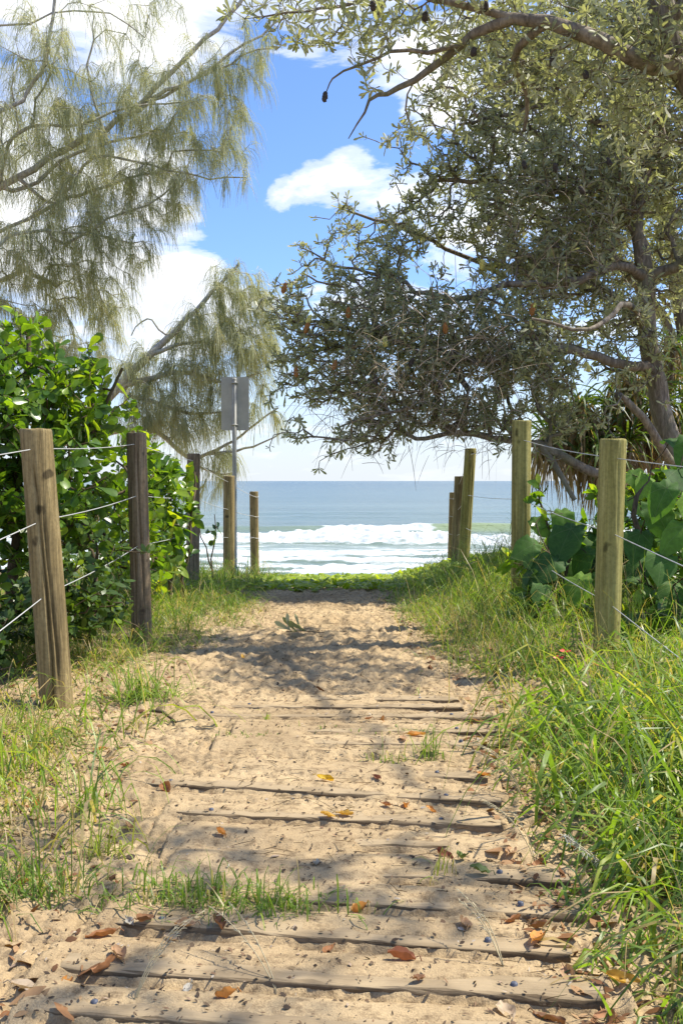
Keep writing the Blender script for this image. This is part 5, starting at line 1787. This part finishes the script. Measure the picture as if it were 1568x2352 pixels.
FALLEN = [
    (746, 1793, .085, .9, 'yellow', 'bright yellow fallen leaf just behind the long middle plank'),
    (752, 1882, .07, .5, 'ochre', 'left of two ochre leaves lying on the sunlit sand'),
    (792, 1878, .08, .6, 'ochre', 'right of two ochre leaves lying on the sunlit sand'),
    (872, 1650, .10, 1.2, 'orange', 'upright curled orange leaf against the pale far plank'),
    (845, 1653, .06, .8, 'rust', 'small rust leaf left of the curled orange one on the far plank'),
    (956, 1692, .12, .6, 'orange', 'long orange leaf lying on the grey plank beside the tufts'),
    (925, 1702, .09, .4, 'tan', 'tan leaf flat on the plank left of the long orange leaf'),
    (1095, 1650, .12, .5, 'tan', 'pale tan leaf at the right end of the far plank'),
    (932, 1850, .07, 1.0, 'orange', 'orange curled leaf in the sun right of the ochre pair'),
    (885, 1850, .05, .8, 'rust', 'little red brown scrap left of the orange leaf in the sun'),
    (988, 1867, .055, .7, 'orange', 'narrow orange red leaf behind the half buried plank'),
    (868, 1790, .06, .9, 'redbrown', 'small red brown leaf on the plank right of the yellow leaf'),
    (1110, 1787, .07, .8, 'orange', 'orange leaf half under the grass at the right plank end'),
    (505, 1927, .06, 1.0, 'orange', 'small glowing orange leaf on bright sand left of centre'),
    (302, 1890, .10, 1.1, 'tan', 'twisted tan and orange leaf on the sunlit sand at left'),
    (385, 1812, .10, .9, 'rust', 'curled brown leaf in the shade before the long middle plank'),
    (230, 1708, .08, .9, 'orange', 'orange leaf on the straw near the left verge'),
    (285, 1748, .06, .9, 'rust', 'rust leaf in the shade below the straw on the left'),
    (85, 1838, .08, 1.0, 'orange', 'orange leaf standing at the left edge in the grass'),
    (82, 1872, .06, .8, 'tan', 'tan leaf just below the orange one at the left edge'),
    (42, 2020, .10, .9, 'orange', 'broad orange leaf caught in the dark grass at lower left'),
    (186, 1611, .06, .9, 'rust', 'brown leaf at the foot of the leaning post'),
    (556, 1506, .08, .8, 'ochre', 'yellow orange leaf alone on the trampled sand'),
    (735, 1575, .09, .6, 'brown', 'brown leaf on the trampled sand in mid path'),
    (1022, 1962, .09, .9, 'redbrown', 'red brown crumpled leaf by the half buried plank on the right'),
    (1172, 1960, .09, .7, 'tan', 'tan leaf under the stalks on the right plank end'),
    (1235, 1982, .08, .7, 'rust', 'rust leaf in the grass shade right of the tan one'),
    (1236, 2168, .11, .7, 'orange', 'large orange brown leaf resting on the right end of the third plank'),
    (520, 2302, .06, 1.3, 'orange', 'small orange leaf standing on the bottom plank'),
    (272, 2205, .085, .8, 'tan', 'tan orange leaf leaning on the second plank at left'),
    (245, 2235, .08, 1.4, 'rust', 'rolled rust leaf just below the tan one on the left'),
    (502, 2135, .085, 1.0, 'brown', 'brown curled leaf standing before the third plank'),
    (500, 2062, .06, 1.2, 'brown', 'brown leaf wedged under the sprawling tuft'),
    (425, 2135, .07, .8, 'tan', 'tan leaf left of the brown one before the third plank'),
    (392, 2148, .06, .9, 'pale', 'pale scrap of leaf before the third plank'),
    (232, 2150, .10, .6, 'rust', 'broad rust leaf in the left foreground litter'),
    (330, 2128, .10, .8, 'brown', 'long brown leaf beside the end of the third plank'),
    (752, 2172, .06, .9, 'rust', 'small brown leaf in the middle of the lower planks'),
    (1066, 2132, .10, .5, 'tan', 'flat tan leaf behind the third plank on the right'),
    (828, 2082, .07, 1.3, 'orange', 'slender orange brown leaf below the upper lower-right plank'),
    (920, 2205, .09, .9, 'redbrown', 'dark red brown leaf in the sand between the bottom planks'),
    (1160, 2320, .11, .5, 'pale', 'pale crumpled leaf at the bottom right of the path'),
    (1390, 2335, .13, .6, 'rust', 'large rust leaf at the bottom right under the grass'),
    (1430, 2255, .10, 1.0, 'ochre', 'ochre leaf standing in the right foreground grass'),
    (1260, 2330, .10, .6, 'brown', 'brown leaf between the pale and the rust leaves at bottom right'),
    (1180, 2110, .07, .9, 'rust', 'rust leaf on the right lower planks beside the straw fork'),
    (1240, 2125, .08, .8, 'brown', 'curled brown leaf right of the straw fork'),
    (1310, 2240, .09, .7, 'tan', 'tan leaf at the right end of the second plank'),
    (60, 2275, .09, .5, 'pale', 'pale flat leaf in the bottom left corner'),
    (150, 2245, .06, .8, 'orange', 'small orange leaf near the bottom left corner'),
    (960, 2262, .05, .9, 'brown', 'small brown chip on the bottom sand right of centre'),
    (1060, 1978, .10, .8, 'green', 'rolled green fallen leaf on the sunlit sand at right'),
    (1100, 2010, .08, .5, 'green', 'flat dull green leaf on the plank end under the grass'),
    (730, 1996, .04, 1.2, 'grey', 'tiny white shell-like flake upright on the buried plank'),
    (430, 2268, .05, .6, 'grey', 'grey flake of leaf on the sand above the bottom plank'),
    (300, 2128, .05, .6, 'grey', 'grey flat chip at the left end of the third plank'),
]
for k, (px, py, L, curl, kind, lab) in enumerate(FALLEN):
    c = on_ground(px, py, .02)
    inpath = -1.6 < c[0] < .95 and .6 < c[1] < 9.2
    z = plank_or_sand(c[0], c[1]) if inpath else float(gz(c[0], c[1]))
    L = L * .62
    v, f, sv, sf = curled_leaf(L, L * rng.uniform(.24, .34), curl, k)
    e = (rng.normal(0, .25) + (.9 if curl > 1.1 else 0), rng.normal(0, .2), rng.uniform(0, 6.28))
    Mr = Matrix.Rotation(e[2], 3, 'Z') @ Matrix.Rotation(e[1], 3, 'Y') @ Matrix.Rotation(e[0], 3, 'X')
    Mr = np.array(Mr)
    zmin = (v @ Mr.T)[:, 2].min()
    root = empty('fallen_leaf', (c[0], c[1], z + .001), label=lab, cat='leaf', group='fallen leaves on the path')
    o3 = np.array([c[0], c[1], z - zmin])
    mobj('blade', v @ Mr.T + o3, f, fallen_mat(kind), root, {'tint': rng.random(len(v))}, True)
    mobj('stalk', sv @ Mr.T + o3, sf, fallen_mat(kind), root, {'tint': np.zeros(len(sv))}, True)

# fallen sprig of grey green leaves and a dead stick
c = on_ground(677, 1462, 0)
root = empty('leafy_sprig', c, label='fallen grey green banksia sprig on the trampled sand', cat='sprig')
z0 = sand_at(c[0], c[1])
v, f = tube(np.array([c + [-.05, 0, z0 + .01], c + [.05, 0, z0 + .015], c + [.18, -.03, z0 + .008]]), [.003, .003, .002], 5)
mobj('twig', v, f, M_BARKS, root)
n = 9
d = np.stack([rng.normal(-.7, .5, n), rng.normal(0, .5, n), rng.uniform(.1, 1, n)], -1)
Fm = frames(d, norm(rng.normal(0, 1, (n, 3)) + [0, 0, 1]))
bankme = mesh_data('leaf', LEAF_BANK[0], LEAF_BANK[1], M_BANKLEAF, {'tint': np.full(len(LEAF_BANK[0]), .35)}, True)
for k in range(n):
    o = bpy.data.objects.new('leaf', bankme); COL.objects.link(o); o.parent = root
    M = Matrix.Identity(4)
    for a in range(3):
        for b in range(3):
            M[a][b] = float(Fm[k][a, b] * rng.uniform(.10, .14))
        M[a][3] = [-.03 + .02 * k * .6, 0, z0 + .015][a]
    o.matrix_basis = M
c0, c1 = on_ground(345, 1643, 0), on_ground(405, 1668, 0)
v, f = tube(np.array([c0 + [0, 0, .02], (c0 + c1) / 2 + [0, 0, .035], c1 + [0, 0, .015]]), [.006, .007, .004], 6)
mobj('dead_stick', v, f, M_BARKS, None, None, True, label='dark dead stick on the sand near the leaning post', cat='stick')

# small red flowers
M_RED = plain_mat('red_petal', (0.55, 0.05, 0.03), .5, 0, .2, 40)
FLW = [(1297, 1497, 4.3, 'red flower low in the grass left of the nearest right post'), (1282, 1512, 4.3, 'second red flower just below the first in the right grass'), (1375, 1528, 4.4, 'red flower at the foot of the nearest right post'),
       (1052, 1302, 9.6, 'red flower at the foot of the mossy leaning post'), (1095, 1304, 9.2, 'red flower right of the mossy leaning post'), (1132, 1306, 8.6, 'red flower left of the tall right post')]
for px, py, d, lab in FLW:
    c = at(px, py, d); zg = float(gz(c[0], c[1]))
    root = empty('red_flower', (c[0], c[1], zg), label=lab, cat='flower', group='red wild flowers in the grass')
    v, f = tube(np.array([[c[0], c[1], zg - .02], (c + [c[0] + .01, c[1], zg]) / 2, c]), .0018, 4)
    mobj('stem', v, f, M_GRASS, root)
    for k in range(5):
        a = k * 2 * np.pi / 5 + rng.random()
        tv, tf = LEAF_SMALL
        Fm = frames(np.array([[math.cos(a), math.sin(a) * .8 - .2, .35]]), np.array([[-.1, -.6, .8]]))
        v, f, _ = scatter(tv, tf, c[None], Fm, np.array([.026]), np.zeros(1))
        mobj('petal', v, f, M_RED, root)

# fine litter: dark flakes, chips and short twigs on the sand
def litter(name, label, n, x0, x1, y0, y1, size, cols, seed, ok=None):
    r = np.random.default_rng(seed)
    y = y0 + (y1 - y0) * r.random(n) ** 1.3
    x = r.uniform(x0, x1, n)
    if ok is not None:
        k = ok(x, y); x, y = x[k], y[k]
    n = len(x)
    z = np.maximum(sand_many(x, y), -.02) + .004
    for p0, p1, t0, t1 in PL:
        d = p1 - p0; L2 = np.sum(d[:2] ** 2)
        t = ((x - p0[0]) * d[0] + (y - p0[1]) * d[1]) / L2
        dd = ((x - p0[0]) * -d[1] + (y - p0[1]) * d[0]) / math.sqrt(L2)
        z = np.where((t > t0) & (t < t1) & (dd > 0) & (dd < .085), np.maximum(z, .028), z)
    a = r.uniform(0, 2 * np.pi, n)
    Fm = frames(np.stack([np.cos(a), np.sin(a), r.normal(0, .35, n)], -1), norm(np.stack([r.normal(0, .4, n), r.normal(0, .4, n), np.ones(n)], -1)))
    s = size * r.lognormal(0, .36, n)
    sv = np.stack([s, s * r.uniform(.3, 1.6, n), s], -1)
    v, f, t = scatter(LEAF_SMALL[0] - [.5, 0, 0], LEAF_SMALL[1], np.stack([x, y, z], -1), Fm, sv, r.random(n))
    mobj(name, v, f, cols, None, {'tint': t}, False, kind='stuff', label=label, cat='litter')


M_LIT = leaf_mat('litter_chip', [(0, (.05, .035, .025)), (.6, (.13, .09, .055)), (.85, (.25, .15, .085)), (1, (.45, .4, .33))], trans=.1, rough=.8, spec=.2)
M_LIT2 = leaf_mat('litter_leaf', [(0, (.10, .05, .025)), (.5, (.24, .11, .045)), (1, (.42, .27, .14))], trans=.2, rough=.7, spec=.2)
litter('leaf_litter', 'dark crumbs and chips strewn over the sand path', 15000, -1.3, .7, 1.55, 8.8, .008, M_LIT, 91)
litter('leaf_litter', 'dry leaf litter gathered along the right edge of the path', 2200, .3, .95, 1.55, 8.0, .027, M_LIT2, 92, lambda x, y: x > redge(y) - .12)
litter('leaf_litter', 'dry leaf litter gathered along the left edge of the path', 1500, -1.5, -.42, 1.65, 6.0, .027, M_LIT2, 93, lambda x, y: x < np.interp(y, [1.7, 3, 6], [-.45, -.62, -.85]))

# short twigs trodden into the sand, gathered in hollows and along the edges
r = np.random.default_rng(97)
n = 2600
x, y = r.uniform(-1.3, .75, n), 1.55 + 6.8 * r.random(n) ** 1.4
k = (PH.fbm(x * 1.6 + 30, y * 1.6, 2) > .02) | (x > redge(y) - .22) | (x < -.75)
x, y = x[k], y[k]; n = len(x)
a = r.uniform(0, 2 * np.pi, n)
v, f, t = ribbons(np.stack([x, y, np.maximum(sand_many(x, y), .0) + .006], -1), np.stack([np.cos(a), np.sin(a) * .6, r.normal(.05, .12, n)], -1), r.uniform(.015, .07, n), r.uniform(.0015, .004, n), np.full(n, .1), 2, .5, r.random(n), np.tile([0.1, -.6, .8], (n, 1)))
mobj('twig_litter', v, f, M_LIT, None, {'tint': t}, False, kind='stuff', label='short dark twigs and straw trodden into the sand', cat='litter')
